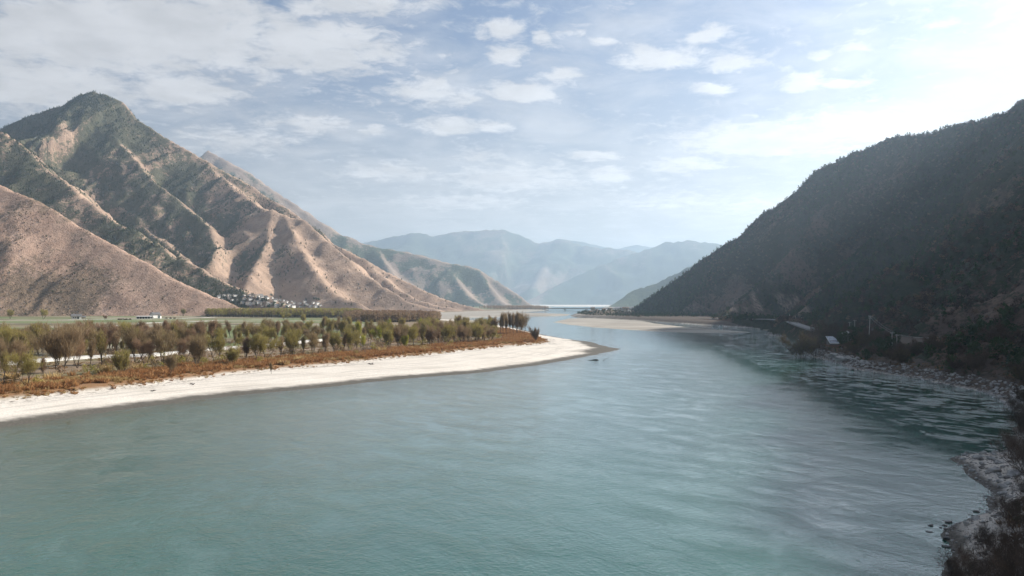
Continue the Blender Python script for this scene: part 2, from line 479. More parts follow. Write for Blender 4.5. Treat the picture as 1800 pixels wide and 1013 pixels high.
def water_material():
    m, t, b = new_mat('river_water')
    co = t.add('ShaderNodeNewGeometry').outputs['Position']
    shal = t.attr('shallow'); calm = t.attr('calm')
    flow = t.add('ShaderNodeVectorRotate'); flow.inputs['Angle'].default_value = math.radians(-28)
    t.put(flow.inputs['Vector'], co)
    fc = t.vmath('MULTIPLY', flow.outputs[0], (1.0, 0.55, 1.0))
    # upwelling currents: slick and ruffled patches
    eddy = t.noise(fc, 0.15, 8, 0.68, 0.6)
    eddy2 = t.noise(co, 0.016, 4, 0.55, 1.2)
    mixn = t.math('ADD', t.math('MULTIPLY', eddy, 0.7), t.math('MULTIPLY', eddy2, 0.3))
    broad_ruff = t.math('MULTIPLY', t.step(mixn, 0.38, 0.66, 0.36, 0.84), t.math('MULTIPLY_ADD', calm, -0.90, 1.0))
    fine_n = t.noise(t.vmath('MULTIPLY', flow.outputs[0], (1.0, 0.45, 1.0)), 0.24, 7, 0.72, 0.8)
    streak = t.math('MULTIPLY', t.step(t.math('MULTIPLY_ADD', fine_n, 0.65, t.math('MULTIPLY', eddy, 0.35)), 0.495, 0.62), t.attr('streaky'))
    ruff = t.math('MAXIMUM', broad_ruff, t.math('MULTIPLY', streak, 0.85))
    base = t.mix(t.step(t.noise(co, 0.012, 3, 0.5), 0.35, 0.65), (0.019, 0.086, 0.064), (0.030, 0.110, 0.083))
    base = t.mix(t.math('MULTIPLY', shal, 0.8), base, (0.105, 0.088, 0.050))
    t.put(b.inputs['Base Color'], base)
    b.inputs['IOR'].default_value = 1.333
    b.inputs['Specular IOR Level'].default_value = 0.5
    b.inputs['Coat Weight'].default_value = 0.60; b.inputs['Coat Roughness'].default_value = 0.06; b.inputs['Coat IOR'].default_value = 1.4
    t.put(b.inputs['Roughness'], t.math('MULTIPLY_ADD', ruff, 0.09, 0.03))
    w1 = t.noise(t.vmath('MULTIPLY', flow.outputs[0], (0.7, 1.0, 1.0)), 0.55, 4, 0.6, 0.6)
    w2 = t.noise(co, 0.14, 3, 0.55, 0.8); w3 = t.noise(co, 1.9, 3, 0.6, 0.4)
    hgt = t.math('ADD', t.math('MULTIPLY_ADD', w3, 0.42, t.math('MULTIPLY', w1, 0.6)), t.math('MULTIPLY', w2, 0.6))
    hgt = t.math('MULTIPLY', hgt, t.math('MULTIPLY_ADD', ruff, 0.96, 0.04))
    bp = t.add('ShaderNodeBump'); bp.inputs['Strength'].default_value = 1.0; bp.inputs['Distance'].default_value = 0.21
    t.put(bp.inputs['Height'], hgt); t.put(b.inputs['Normal'], bp.outputs[0]); t.put(b.inputs['Coat Normal'], bp.outputs[0])
    return m


# ------------------------------------------------------------------ the lie of the land
LEFT = [(-330, -400), (-230, -150), (-200, 0), (-160, 85), G(0, 752), G(200, 722), G(400, 697), G(560, 682), G(700, 667), G(850, 655),
        G(960, 640), G(1040, 625), G(1075, 617.5), G(1092, 613.5), G(1070, 611), G(1055, 606), G(1035, 601), G(1000, 597), G(960, 590), G(940, 585),
        G(905, 577), G(870, 570), G(840, 565), G(812, 560.5), G(830, 558.5), G(918, 556.8), G(996, 555.4), G(1002, 553), G(930, 550.6),
        G(880, 549.4), G(930, 548.4), G(955, 546.4), G(962, 545), G(970, 541), (300, 6500), (-12000, 12000), (-25000, 3000), (-25000, -14000), (-4000, -25000)]
VEGL = [(-420, -400), (-300, -150), (-260, 0), (-205, 120), G(0, 700, 2.6), G(200, 680, 2.6), G(400, 656, 2.6), G(600, 638, 2.6), G(750, 623, 2.6),
        G(880, 609, 2.6), G(945, 604, 2.6), G(958, 600, 2.6), G(950, 594, 2.6), G(925, 586, 2.6), G(890, 578, 2.6), G(850, 571, 2.6), G(800, 566, 2.6),
        G(740, 561, 2.6), G(700, 558.5, 2.6), G(740, 551, 2.6), G(840, 548, 2.6), G(900, 546, 2.6), G(950, 544, 2.6), (260, 6700), (-12500, 12500), (-25500, 3000), (-25500, -14500), (-4500, -25500)]
RIGHT = [(20, -400), (22, -150), (27, 0), (33, 45), G(1655, 1013), G(1663, 955), G(1668, 932), G(1700, 920), G(1722, 895), G(1738, 872), G(1726, 850),
         G(1700, 826), G(1672, 807), G(1692, 798), G(1755, 795), G(1775, 775), G(1790, 725), G(1745, 693), G(1650, 673), G(1560, 657), G(1500, 648.5),
         G(1470, 638), G(1440, 630), G(1395, 617), G(1405, 606), G(1440, 601), G(1410, 598), G(1375, 592.5), G(1345, 588), G(1362, 583), G(1325, 577),
         G(1280, 574), G(1240, 571.5), G(1190, 568), G(1125, 563.5), G(1040, 559), G(1010, 557.5), G(1003, 555), G(1020, 551), G(1050, 547.5), G(1065, 544),
         G(1060, 541), (1000, 6500), (12000, 12000), (25000, 3000), (25000, -14000), (4000, -25000)]
BAR = [G(972, 566.5), G(1000, 571), G(1040, 575.5), G(1100, 579.8), G(1165, 583.6), G(1240, 585.4), G(1325, 584.6), G(1290, 581.5), G(1250, 579), G(1190, 573.5),
       G(1150, 568.5), G(1125, 564), G(1040, 559.5), G(1000, 560)]
FAR = [(300, 6500), (1000, 6500), (1500, 7500), (12000, 12000), (18000, 25000), (-18000, 25000), (-12000, 12000), (-300, 7500)]


def terrain(X, Y):
    """height of the ground sheet and its cover"""
    jit = (fbm(X / 9, Y / 9, 3, 4) - 0.5) * 2
    sl = poly_sd(X, Y, LEFT); sv = poly_sd(X, Y, VEGL); sr = poly_sd(X, Y, RIGHT); sb = poly_sd(X, Y, BAR); sf = poly_sd(X, Y, FAR)
    dist = np.hypot(X, Y)
    big = sstep(dist, 150, 900)
    sl_ = sl + jit * (1.0 + 3 * big); sr_ = sr + jit * 1.6; sb_ = sb + jit * 3
    zl = np.where(sl_ > 0, 2.5 * (1 - np.exp(-np.maximum(sl_, 0) / 17)), np.maximum(sl_ * 0.10, -3))
    zl = zl + sstep(sv + jit * 1.5, -3, 5) * 1.4
    zl = zl + sstep(sv, 10, 300) * 0.6 + (fbm(X / 40, Y / 40, 5, 3) - 0.5) * 0.9 * sstep(sv, 0, 20)
    zr = np.where(sr_ > 0, 5.2 * (1 - np.exp(-np.maximum(sr_, 0) / 7.5)), np.maximum(sr_ * 0.22, -3))
    spit = np.exp(-((X - 88) ** 2 + (Y - 138) ** 2) / (2 * 22 ** 2))
    zr = np.where(sr_ > 0, zr * (1 - 0.72 * spit), zr)
    zr = zr + (fbm(X / 5, Y / 5, 9, 3) - 0.5) * 1.2 * sstep(sr_, 0, 6)
    zr = zr + sstep(sr_, 60, 400) * 3
    zb = np.where(sb_ > 0, 0.9 * (1 - np.exp(-np.maximum(sb_, 0) / 22)), np.maximum(sb_ * 0.06, -3))
    zf = np.where(sf > 0, 5.0, -3.0)
    z = np.maximum(np.maximum(zl, zr), np.maximum(zb, zf))
    veg = sstep(sv + jit * 2.0, -1.5, 1.5)
    wet = np.clip(1 - sl_ / 11.0, 0, 1) * (sl_ > -30)
    tip = sstep(X * 0.50 + Y * 0.866, 350, 440) * sstep(Y, 330, 400) * (sl_ > -20) * sstep(610 - Y, 0, 60)   # darker gravel tone towards the point
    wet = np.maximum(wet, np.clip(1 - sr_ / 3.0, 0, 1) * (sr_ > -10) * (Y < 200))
    wet = np.clip(np.maximum(wet, tip * sstep(26 - sl_ - jit * 5, 0, 22)), 0, 1)  # darker tone at the point shares the wet margin's mask
    deb = np.exp(-((sv + 4 + jit * 5) / 4.5) ** 2) * (Y < 700)
    field = sstep(sv + jit * 10, 95, 135) * sstep(Y, 300, 340)
    scrub = veg * (1 - sstep(sv + jit * 6, 14, 30)) * (Y < 760)
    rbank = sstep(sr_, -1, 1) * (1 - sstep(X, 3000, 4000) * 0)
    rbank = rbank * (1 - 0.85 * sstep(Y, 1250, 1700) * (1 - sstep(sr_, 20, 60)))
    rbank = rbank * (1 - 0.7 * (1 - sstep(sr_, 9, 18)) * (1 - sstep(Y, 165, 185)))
    flats = ((sl_ > -40) & (Y > 1250)) * (1 - veg) + 0.0
    flats = np.maximum(flats, sstep(sb_, -8, 0) * 0.9 * (1 - (sr_ > 2)))
    flats = np.maximum(flats, (sr_ > -10) * (Y > 1100) * (1 - sstep(sr_, 20, 50)))
    edge = np.maximum(np.maximum(sl_, sr_), np.maximum(sb_, sf))
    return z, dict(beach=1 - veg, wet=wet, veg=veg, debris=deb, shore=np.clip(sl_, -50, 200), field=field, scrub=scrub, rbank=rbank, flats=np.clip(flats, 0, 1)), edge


def polar(radii, half, fine, coarse=48):
    a = np.concatenate([np.linspace(-math.pi, -half, coarse, endpoint=False), np.linspace(-half, half, fine, endpoint=False), np.linspace(half, math.pi, coarse)])
    R, A = np.meshgrid(radii, a, indexing='ij')
    return R * np.sin(A), R * np.cos(A)


def geom(a, b, s):
    n = max(2, int(math.log(b / a) / math.log(1 + s)))
    return np.geomspace(a, b, n, endpoint=False)


radii = np.concatenate([np.linspace(2, 60, 18, endpoint=False), geom(60, 900, 0.0075), geom(900, 2200, 0.0055), geom(2200, 4500, 0.014), geom(4500, 24000, 0.06), [24000]])
GX, GY = polar(radii, math.radians(42), 620)
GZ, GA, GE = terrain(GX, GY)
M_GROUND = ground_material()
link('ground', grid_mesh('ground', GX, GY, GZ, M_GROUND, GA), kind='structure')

wr = np.concatenate([np.linspace(2, 60, 10, endpoint=False), geom(60, 1200, 0.015), geom(1200, 7000, 0.04), [7000]])
WX, WY = polar(wr, math.radians(42), 300, 24)
_, _, WE = terrain(WX, WY)
wsl = poly_sd(WX, WY, LEFT)
shallow = np.exp(-np.maximum(-wsl, 0) / 7.0) * (WY < 700)
srw = poly_sd(WX, WY, RIGHT)
calm = np.clip(sstep(WY, 380, 520) * sstep(WX - 0.06 * WY, 20, 60) * 0.85, 0, 1)
calm = np.maximum(calm, sstep(110 + srw, 0, 75) * 0.98 * sstep(WY, 85, 150) * sstep(WX - 30 - 0.12 * WY, 0, 45))
keep = WE < 25
link('river', grid_mesh('river', WX, WY, np.zeros_like(WX), water_material(), dict(shallow=shallow, calm=calm, streaky=sstep(75 + srw, 0, 45) * sstep(WY, 125, 170) * sstep(WX - 62 - 0.12 * WY, 0, 16)), keep), kind='structure')


# ------------------------------------------------------------------ mountains
def mountain(ridges, x0, x1, y0, y1, step, slope=0.75, gul=1.0, seed=1, gw=120.0, base=-6.0, fan=30.0):
    xs = np.arange(x0, x1, step); ys = np.arange(y0, y1, step)
    X, Y = np.meshgrid(xs, ys)
    wx = (fbm(X / 260, Y / 260, seed, 4) - 0.5); wy = (fbm(X / 260, Y / 260, seed + 50, 4) - 0.5)
    SMO = 26.0 * min(gul, 1.0); hs = np.full(X.shape, -1e9); gl = np.zeros(X.shape); dcr = np.full(X.shape, 1e9)
    for i, r in enumerate(ridges):
        sl = slope
        if isinstance(r, tuple): r, sl = r
        d0, _, _ = line_d(X, Y, r)
        dcr = np.minimum(dcr, d0 + (0 if i == 0 else 70)); am = np.clip(d0 / 260, 0.06, 1) * 170 * gul
        d, zr, t = line_d(X + wx * am, Y + wy * am, r)
        gx = t / gw + wx * 1.1 + i * 9.3
        g = np.abs(2 * fbm(gx, d / 900 + i, seed + 5, 3) - 1)          # 0 in the gully floor
        g2 = np.abs(2 * fbm(gx * 2.7, d / 420, seed + 9, 3) - 1)
        k_ = np.clip(d / 160, 0, 1)
        cut = (np.clip(1 - g * 3.2, 0, 1) * 26 + np.clip(1 - g2 * 3.0, 0, 1) * 10) * k_ * gul * np.clip(zr / 260, 0.3, 1.6)
        h = zr - sl * d * (1 - 0.10 * np.clip(d / 900, 0, 1)) - cut
        m = h > hs
        kk = np.clip(0.5 + 0.5 * (h - hs) / SMO, 0, 1)
        hs = hs * (1 - kk) + h * kk + SMO * kk * (1 - kk) if i else h
        gl = np.where(m, np.clip(1 - g * 2.2, 0, 1) * k_, gl)
    hs = hs + (fbm(X / 70, Y / 70, seed + 21, 5) - 0.5) * 16 * gul + (fbm(X / 18, Y / 18, seed + 33, 3) - 0.5) * 4 * gul
    rg = 1 - np.abs(2 * fbm(X / 150 + wx * 2, Y / 150 + wy * 2, seed + 40, 4) - 1)
    rg2 = 1 - np.abs(2 * fbm(X / 62 + wx * 3, Y / 62 + wy * 3, seed + 44, 4) - 1)
    hs = hs + ((rg - 0.62) * 34 + (rg2 - 0.62) * 15) * gul * np.clip(hs / 150, 0, 1) * np.clip(dcr / 110, 0.22, 1)
    e = np.clip((hs - base) / fan, -30, 30)
    Z = np.where(e > 20, hs, base + fan * np.log1p(np.exp(e)) - 0.0)   # concave foot slope
    Z = Z - fan * 0.35
    return X, Y, Z, gl


def slopes(Z, step):
    gy, gx = np.gradient(Z, step)
    return gx, gy


def vis_keep(Z):
    return Z > -4


# left side: near foothill, spur, peak with its face spurs
B = [[(-2600, 1500, 600), (-1500, 1680, 400), P(0, 318, 1680), P(60, 345, 1650), P(130, 385, 1620), P(200, 425, 1590), P(280, 470, 1560), P(350, 505, 1530), P(425, 537, 1500)]]
X, Y, Z, gl = mountain(B, -2700, -420, 950, 2100, 6, 0.70, 0.85, 3, 75, -4, 16)
veg = np.clip(0.26 + gl * 0.35 + (fbm(X / 120, Y / 120, 61, 4) - 0.5) * 0.9, 0, 1)
M_HILLB = mountain_material('dry_hill', (0.31, 0.200, 0.145), (0.52, 0.355, 0.265), (0.16, 0.115, 0.08), (0.25, 0.175, 0.12), (0.34, 0.26, 0.20), 1.6)
link('foothill', grid_mesh('foothill', X, Y, Z, M_HILLB, dict(veg=veg), vis_keep(Z)), kind='structure')
HB = (X, Y, Z, veg)

C_ = [(-2400, 2700, 700), P(-120, 170, 2600), P(9, 233, 2500), P(52, 257, 2450), P(91, 301, 2400), P(126, 322, 2360), P(165, 357, 2300), P(209, 388, 2240), P(235, 401, 2200),
      P(295, 435, 2120), P(348, 466, 2040), P(385, 484, 1960), P(440, 515, 1860), P(500, 532, 1780)]
A_ = [(-3400, 3500, 500), P(-200, 300, 3350), P(0, 226, 3260), P(15, 214, 3240), P(60, 198, 3230), P(100, 185, 3220), P(140, 164, 3210), P(165, 157, 3200), P(190, 163, 3190), P(217, 176, 3180), P(240, 205, 3150), P(290, 236, 3120),
      P(370, 281, 3050), P(440, 321, 3000), P(520, 371, 2920), P(600, 430, 2820), P(650, 457, 2760), P(700, 482, 2720), P(760, 512, 2660), P(845, 547, 2600)]
A1 = [P(165, 162, 3190), P(195, 230, 3050), P(235, 272, 2930), P(278, 322, 2800), P(321, 352, 2700), P(365, 390, 2560), P(385, 430, 2420), P(372, 455, 2320)]
A2 = [P(365, 285, 3045), P(417, 333, 2880), P(478, 368, 2650), P(470, 420, 2480), P(450, 465, 2330), P(432, 500, 2180), P(440, 525, 2050)]
A2b = [P(478, 368, 2650), P(540, 388, 2600), P(600, 442, 2480), P(660, 492, 2380), P(720, 530, 2300), P(770, 546, 2230)]
A2c = [P(500, 375, 2630), P(525, 430, 2450), P(560, 480, 2300), P(600, 520, 2180), P(640, 541, 2080)]
A3 = [P(100, 187, 3215), P(112, 255, 3020), P(150, 310, 2880), P(215, 365, 2720), P(280, 415, 2520), P(330, 452, 2330)]
A4 = [P(640, 453, 2770), P(690, 498, 2620), P(745, 530, 2500), P(800, 546, 2420)]
A5 = [P(245, 207, 3150), P(300, 270, 3000), P(350, 320, 2850), P(400, 372, 2720)]
X, Y, Z, gl = mountain([A_, (C_, 0.72), (A1, 0.8), (A2, 0.78), (A2b, 0.72), (A2c, 0.75), (A3, 0.8), (A4, 0.72)], -3500, 60, 1500, 4100, 8.5, 0.78, 1.0, 5, 150, -4, 34)
gx, gy = slopes(Z, 8.5)
# pine grows in the hollows, on the north-western aspects and high up; the noses of the spurs stay grassy
asp = gx / np.sqrt(gx * gx + gy * gy + 0.02)
n0 = fbm(X / 240, Y / 240, 71, 4) - 0.5
dC, zC, _ = line_d(X, Y, C_)
veg = 0.50 + 0.24 * asp + gl * 0.42 + n0 * 0.85 + sstep(Z, 450, 800) * 0.22 - sstep(170 - Z, 0, 110) * 0.30
d2, _, _ = line_d(X, Y, A2b); d3, _, _ = line_d(X, Y, A2c); d4, _, _ = line_d(X, Y, A4)
veg = veg - 0.55 * np.exp(-(np.minimum(np.minimum(d2, d3), d4) / 150) ** 2)
veg = np.clip(veg, 0, 1)
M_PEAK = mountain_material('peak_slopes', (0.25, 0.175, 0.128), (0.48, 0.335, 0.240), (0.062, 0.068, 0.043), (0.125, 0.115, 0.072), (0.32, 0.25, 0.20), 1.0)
link('peak_mountain', grid_mesh('peak_mountain', X, Y, Z, M_PEAK, dict(veg=veg), vis_keep(Z)), kind='structure')
HA = (X, Y, Z, veg)

# right side
R1 = [P(1085, 552, 2080), P(1110, 545, 2050), P(1150, 519, 2000), P(1200, 480, 1960), P(1250, 445, 1930), P(1300, 408, 1900), P(1350, 372, 1860), P(1400, 335, 1830), P(1440, 298, 1800),
      P(1500, 268, 1760), P(1560, 241, 1730), P(1600, 233, 1700), P(1650, 228, 1640), P(1700, 216, 1580), P(1740, 205, 1530), P(1800, 181, 1450), (1150, 1350, 540)]
MR = [(1400, 1900, 520), (1150, 1350, 560), (1030, 900, 560), (860, 500, 545), (740, 150, 520), (690, -300, 500)]
MR2 = [(2050, 2500, 850), (1790, 1800, 980), (1580, 1400, 1000), (1500, 1150, 900), (1420, 900, 860), (1270, 500, 800), (1170, 0, 760), (1150, -300, 760)]  # unseen high ridge, added to shade the right slopes and the air before them
R2 = [(1080, 1260, 470), P(1800, 246, 1200), P(1731, 305, 1170), P(1654, 351, 1150), P(1595, 400, 1120), P(1504, 462, 1080), P(1400, 545, 1000)]
R3 = [(700, 820, 260), P(1800, 441, 700), P(1686, 500, 650), P(1570, 546, 590)]
R1b = [P(1500, 270, 1755), P(1440, 385, 1650), P(1380, 455, 1500), P(1320, 515, 1380), P(1270, 546, 1270)]
R1c = [P(1650, 232, 1640), P(1620, 305, 1550), P(1560, 395, 1430), P(1490, 470, 1300), P(1400, 535, 1150)]
R1d = [P(1350, 374, 1860), P(1290, 450, 1800), P(1230, 515, 1720), P(1190, 548, 1650)]
X, Y, Z, gl = mountain([R1, (MR, 0.95), (R2, 0.85), (R3, 0.85), (R1b, 0.85), (R1c, 0.85), (R1d, 0.85), (MR2, 1.1)], 120, 2100, -300, 2500, 6.5, 0.85, 1.15, 13, 130, -3, 10)
sr = poly_sd(X, Y, RIGHT)
Z = np.where(sr < 60, np.minimum(Z, 5.0 + np.maximum(sr - 14, -8) * 0.55), Z)
RD = [P(1382, 562.5, 700), P(1392, 565.5, 660), P(1403, 570, 620), P(1425, 577, 575), P(1460, 588, 525), P(1500, 601, 470), P(1535, 606, 440), P(1600, 613, 400), P(1700, 626, 350), P(1830, 650, 300)]
RD2 = [P(1215, 560, 1180), P(1260, 560.5, 1080), P(1300, 560.8, 980), P(1345, 560.5, 860), P(1382, 562.5, 700)]
for line in (RD, RD2):
    dl, zl_, _ = line_d(X, Y, line)
    Z = np.where(dl < 5.5, zl_ - 0.5, np.where(dl < 40, np.clip(Z, zl_ - 0.5 - 0.75 * (dl - 5.5), zl_ - 0.5 + 1.1 * (dl - 5.5)), Z))
Z = Z - np.clip(1 - sr / 6, 0, 1) * 12
veg = np.clip(0.62 + gl * 0.25 + (fbm(X / 150, Y / 150, 81, 4) - 0.5) * 1.5, 0, 1)
cl_ = (fbm(X / 26, Y / 40, 91, 4) - 0.55) * 9
rockm = np.clip(cl_, 0, 1) * sstep(Z, 10, 16) * sstep(62 - Z, 0, 20) * sstep(Y, 900, 1000) * sstep(1750 - Y, 0, 150)
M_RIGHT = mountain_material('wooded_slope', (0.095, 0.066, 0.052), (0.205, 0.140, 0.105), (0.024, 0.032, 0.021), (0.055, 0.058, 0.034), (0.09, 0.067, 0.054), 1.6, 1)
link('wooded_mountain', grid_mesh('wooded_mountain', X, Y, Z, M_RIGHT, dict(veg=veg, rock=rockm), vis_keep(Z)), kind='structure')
HR = (X, Y, Z, veg, rockm)

M_FAR = mountain_material('far_slopes', (0.21, 0.155, 0.12), (0.36, 0.27, 0.205), (0.045, 0.062, 0.036), (0.09, 0.105, 0.055), (0.30, 0.24, 0.2), 0.6)
F1 = [P(250, 330, 6480), P(330, 300, 6345), P(365, 262, 6278), P(400, 281, 6210), P(440, 303, 6210), P(540, 371, 6075), P(600, 410, 6048), P(660, 432, 6008), P(720, 441, 5967), P(780, 459, 5913), P(830, 466, 5846), P(870, 489, 5778),
      P(910, 516, 5670), P(945, 545, 5562)]
F1a = [P(660, 434, 6008), P(690, 480, 5602), P(730, 520, 5265), P(770, 543, 4860)]
F1b = [P(780, 460, 5913), P(810, 500, 5602), P(840, 530, 5332), P(860, 545, 4995)]
F1c = [P(840, 470, 5832), P(870, 515, 5602), P(895, 542, 5332)]
X, Y, Z, gl = mountain([F1, (F1a, .7), (F1b, .7), (F1c, .7)], -3800, 450, 4450, 7600, 22, 0.72, 1.0, 23, 160, 0, 25)
gx, gy = slopes(Z, 22)
veg = np.clip(0.36 + 0.35 * gx / np.sqrt(gx * gx + gy * gy + .02) + gl * 0.3 + (fbm(X / 300, Y / 300, 72, 4) - 0.5) * 1.2, 0, 1)
link('river_bend_ridge', grid_mesh('river_bend_ridge', X, Y, Z, M_FAR, dict(veg=veg), vis_keep(Z)), kind='structure')
F5 = [P(1450, 330, 5535), P(1350, 395, 5468), P(1250, 449, 5400), P(1190, 477, 5332), P(1153, 496, 5265), P(1113, 507, 5198), P(1088, 526, 5062), P(1068, 544, 4928)]
X, Y, Z, gl = mountain([F5], 470, 3100, 3700, 6400, 22, 0.98, 1.0, 27, 160, 0, 25)
veg = np.clip(0.9 + (fbm(X / 300, Y / 300, 73, 4) - 0.5) * 1.2, 0, 1)
link('right_bend_ridge', grid_mesh('right_bend_ridge', X, Y, Z, M_FAR, dict(veg=veg), vis_keep(Z)), kind='structure')
F6 = [P(1400, 400, 8946), P(1300, 440, 8804), P(1200, 482, 8520), P(1140, 512, 8378), P(1075, 540, 8094)]
F4 = [P(1550, 400, 12496), P(1400, 415, 12354), P(1300, 428, 12212), P(1265, 427, 12212), P(1220, 421, 12141), P(1170, 424, 12070), P(1130, 438, 11928), P(1060, 462, 11644), P(1000, 490, 11360), P(930, 527, 10792)]
F2 = [P(450, 480, 14910), P(560, 446, 14768), P(660, 421, 14626), P(700, 412, 14555), P(735, 407, 14484), P(762, 411, 14484), P(800, 405, 14484), P(840, 404, 14413), P(882, 402, 14342), P(910, 409, 14342), P(945, 426, 14200), P(985, 419, 14058), P(1010, 426, 14058), P(1040, 432, 13916), P(1100, 437, 13774),
      P(1150, 450, 13632), P(1250, 480, 13490)]
F2a = [P(800, 407, 14456), P(830, 450, 13490), P(860, 500, 12212), P(890, 530, 11218)]
F2b = [P(700, 414, 14555), P(730, 460, 13490), P(780, 510, 12070)]
F2c = [P(985, 421, 14058), P(960, 460, 13206), P(940, 500, 12212), P(930, 530, 11360)]
X, Y, Z, gl = mountain([(F6, .6), (F4, .55), (F2, .55), (F2a, .6), (F2b, .6), (F2c, .6)], -7400, 7700, 7300, 18200, 68, 0.55, 1.5, 31, 600, 2, 55)
veg = np.clip(0.55 + gl * 0.3 + (fbm(X / 900, Y / 900, 74, 4) - 0.5) * 1.2, 0, 1)
link('distant_range', grid_mesh('distant_range', X, Y, Z, M_FAR, dict(veg=veg), vis_keep(Z)), kind='structure')
F3 = [P(860, 450, 20590), P(940, 430, 20164), P(985, 417, 19880), P(1030, 423, 19880), P(1080, 436, 19880), P(1120, 427, 19880), P(1150, 432, 19880), P(1220, 450, 19880), P(1330, 470, 19880)]
X, Y, Z, gl = mountain([F3], -3600, 9300, 17400, 22600, 105, 0.5, 1.5, 37, 800, 0, 55)
link('farthest_range', grid_mesh('farthest_range', X, Y, Z, M_FAR, dict(veg=np.full(X.shape, .6)), vis_keep(Z)), kind='structure')

# the hazy air over the valley
hz = bpy.data.materials.new('hazy_air'); hz.use_nodes = True
t = NT(hz.node_tree); t.n.clear()
pv = t.add('ShaderNodeVolumePrincipled')
pv.inputs['Color'].default_value = (0.64, 0.82, 1.0, 1)
pv.inputs['Density'].default_value = 0.78e-4
pv.inputs['Anisotropy'].default_value = 0.60
t.l.new(pv.outputs[0], t.add('ShaderNodeOutputMaterial').inputs['Volume'])
hv = [(sx * 24600, sy * 24600, z_) for z_ in (-8, 1250) for sy in (-1, 1) for sx in (-1, 1)]
hf = [(0, 2, 3, 1), (4, 5, 7, 6), (0, 1, 5, 4), (2, 6, 7, 3), (0, 4, 6, 2), (1, 3, 7, 5)]
link('haze', mesh_np('haze', hv, hf, [hz], smooth=False), kind='stuff')
#--OBJECTS--
# ------------------------------------------------------------------ plants: generators
def gz(x, y):
    return float(terrain(np.array([[x]], float), np.array([[y]], float))[0][0, 0])


def gzs(x, y):
    return terrain(np.asarray(x, float)[None, :], np.asarray(y, float)[None, :])[0][0]


def sample_grid(Hg, k_, x, y):
    X, Y = Hg[0], Hg[1]; st = X[0, 1] - X[0, 0]
    fx = np.clip((x - X[0, 0]) / st, 0, X.shape[1] - 1.001); fy = np.clip((y - Y[0, 0]) / st, 0, X.shape[0] - 1.001)
    ix = fx.astype(int); iy = fy.astype(int); fx -= ix; fy -= iy; A = Hg[k_]
    return (A[iy, ix] * (1 - fx) + A[iy, ix + 1] * fx) * (1 - fy) + (A[iy + 1, ix] * (1 - fx) + A[iy + 1, ix + 1] * fx) * fy


class Tube:
    def __init__(self): self.v = []; self.f = []

    def add(self, pts, rads, n=5):
        b0 = len(self.v)
        for i, (p, r) in enumerate(zip(pts, rads)):
            d = (pts[min(i + 1, len(pts) - 1)] - pts[max(i - 1, 0)]).normalized()
            a = d.orthogonal().normalized(); c = d.cross(a)
            for j in range(n):
                an = 2 * math.pi * j / n
                self.v.append(p + (a * math.cos(an) + c * math.sin(an)) * r)
        for i in range(len(pts) - 1):
            for j in range(n):
                q = b0 + i * n
                self.f.append((q + j, q + (j + 1) % n, q + n + (j + 1) % n, q + n + j))

    def mesh(self, name, mat):
        return mesh_np(name, np.array([tuple(p) for p in self.v]), np.array(self.f), [mat])


def rvec(r, s=1.0):
    return Vector((r.gauss(0, s), r.gauss(0, s), r.gauss(0, s)))


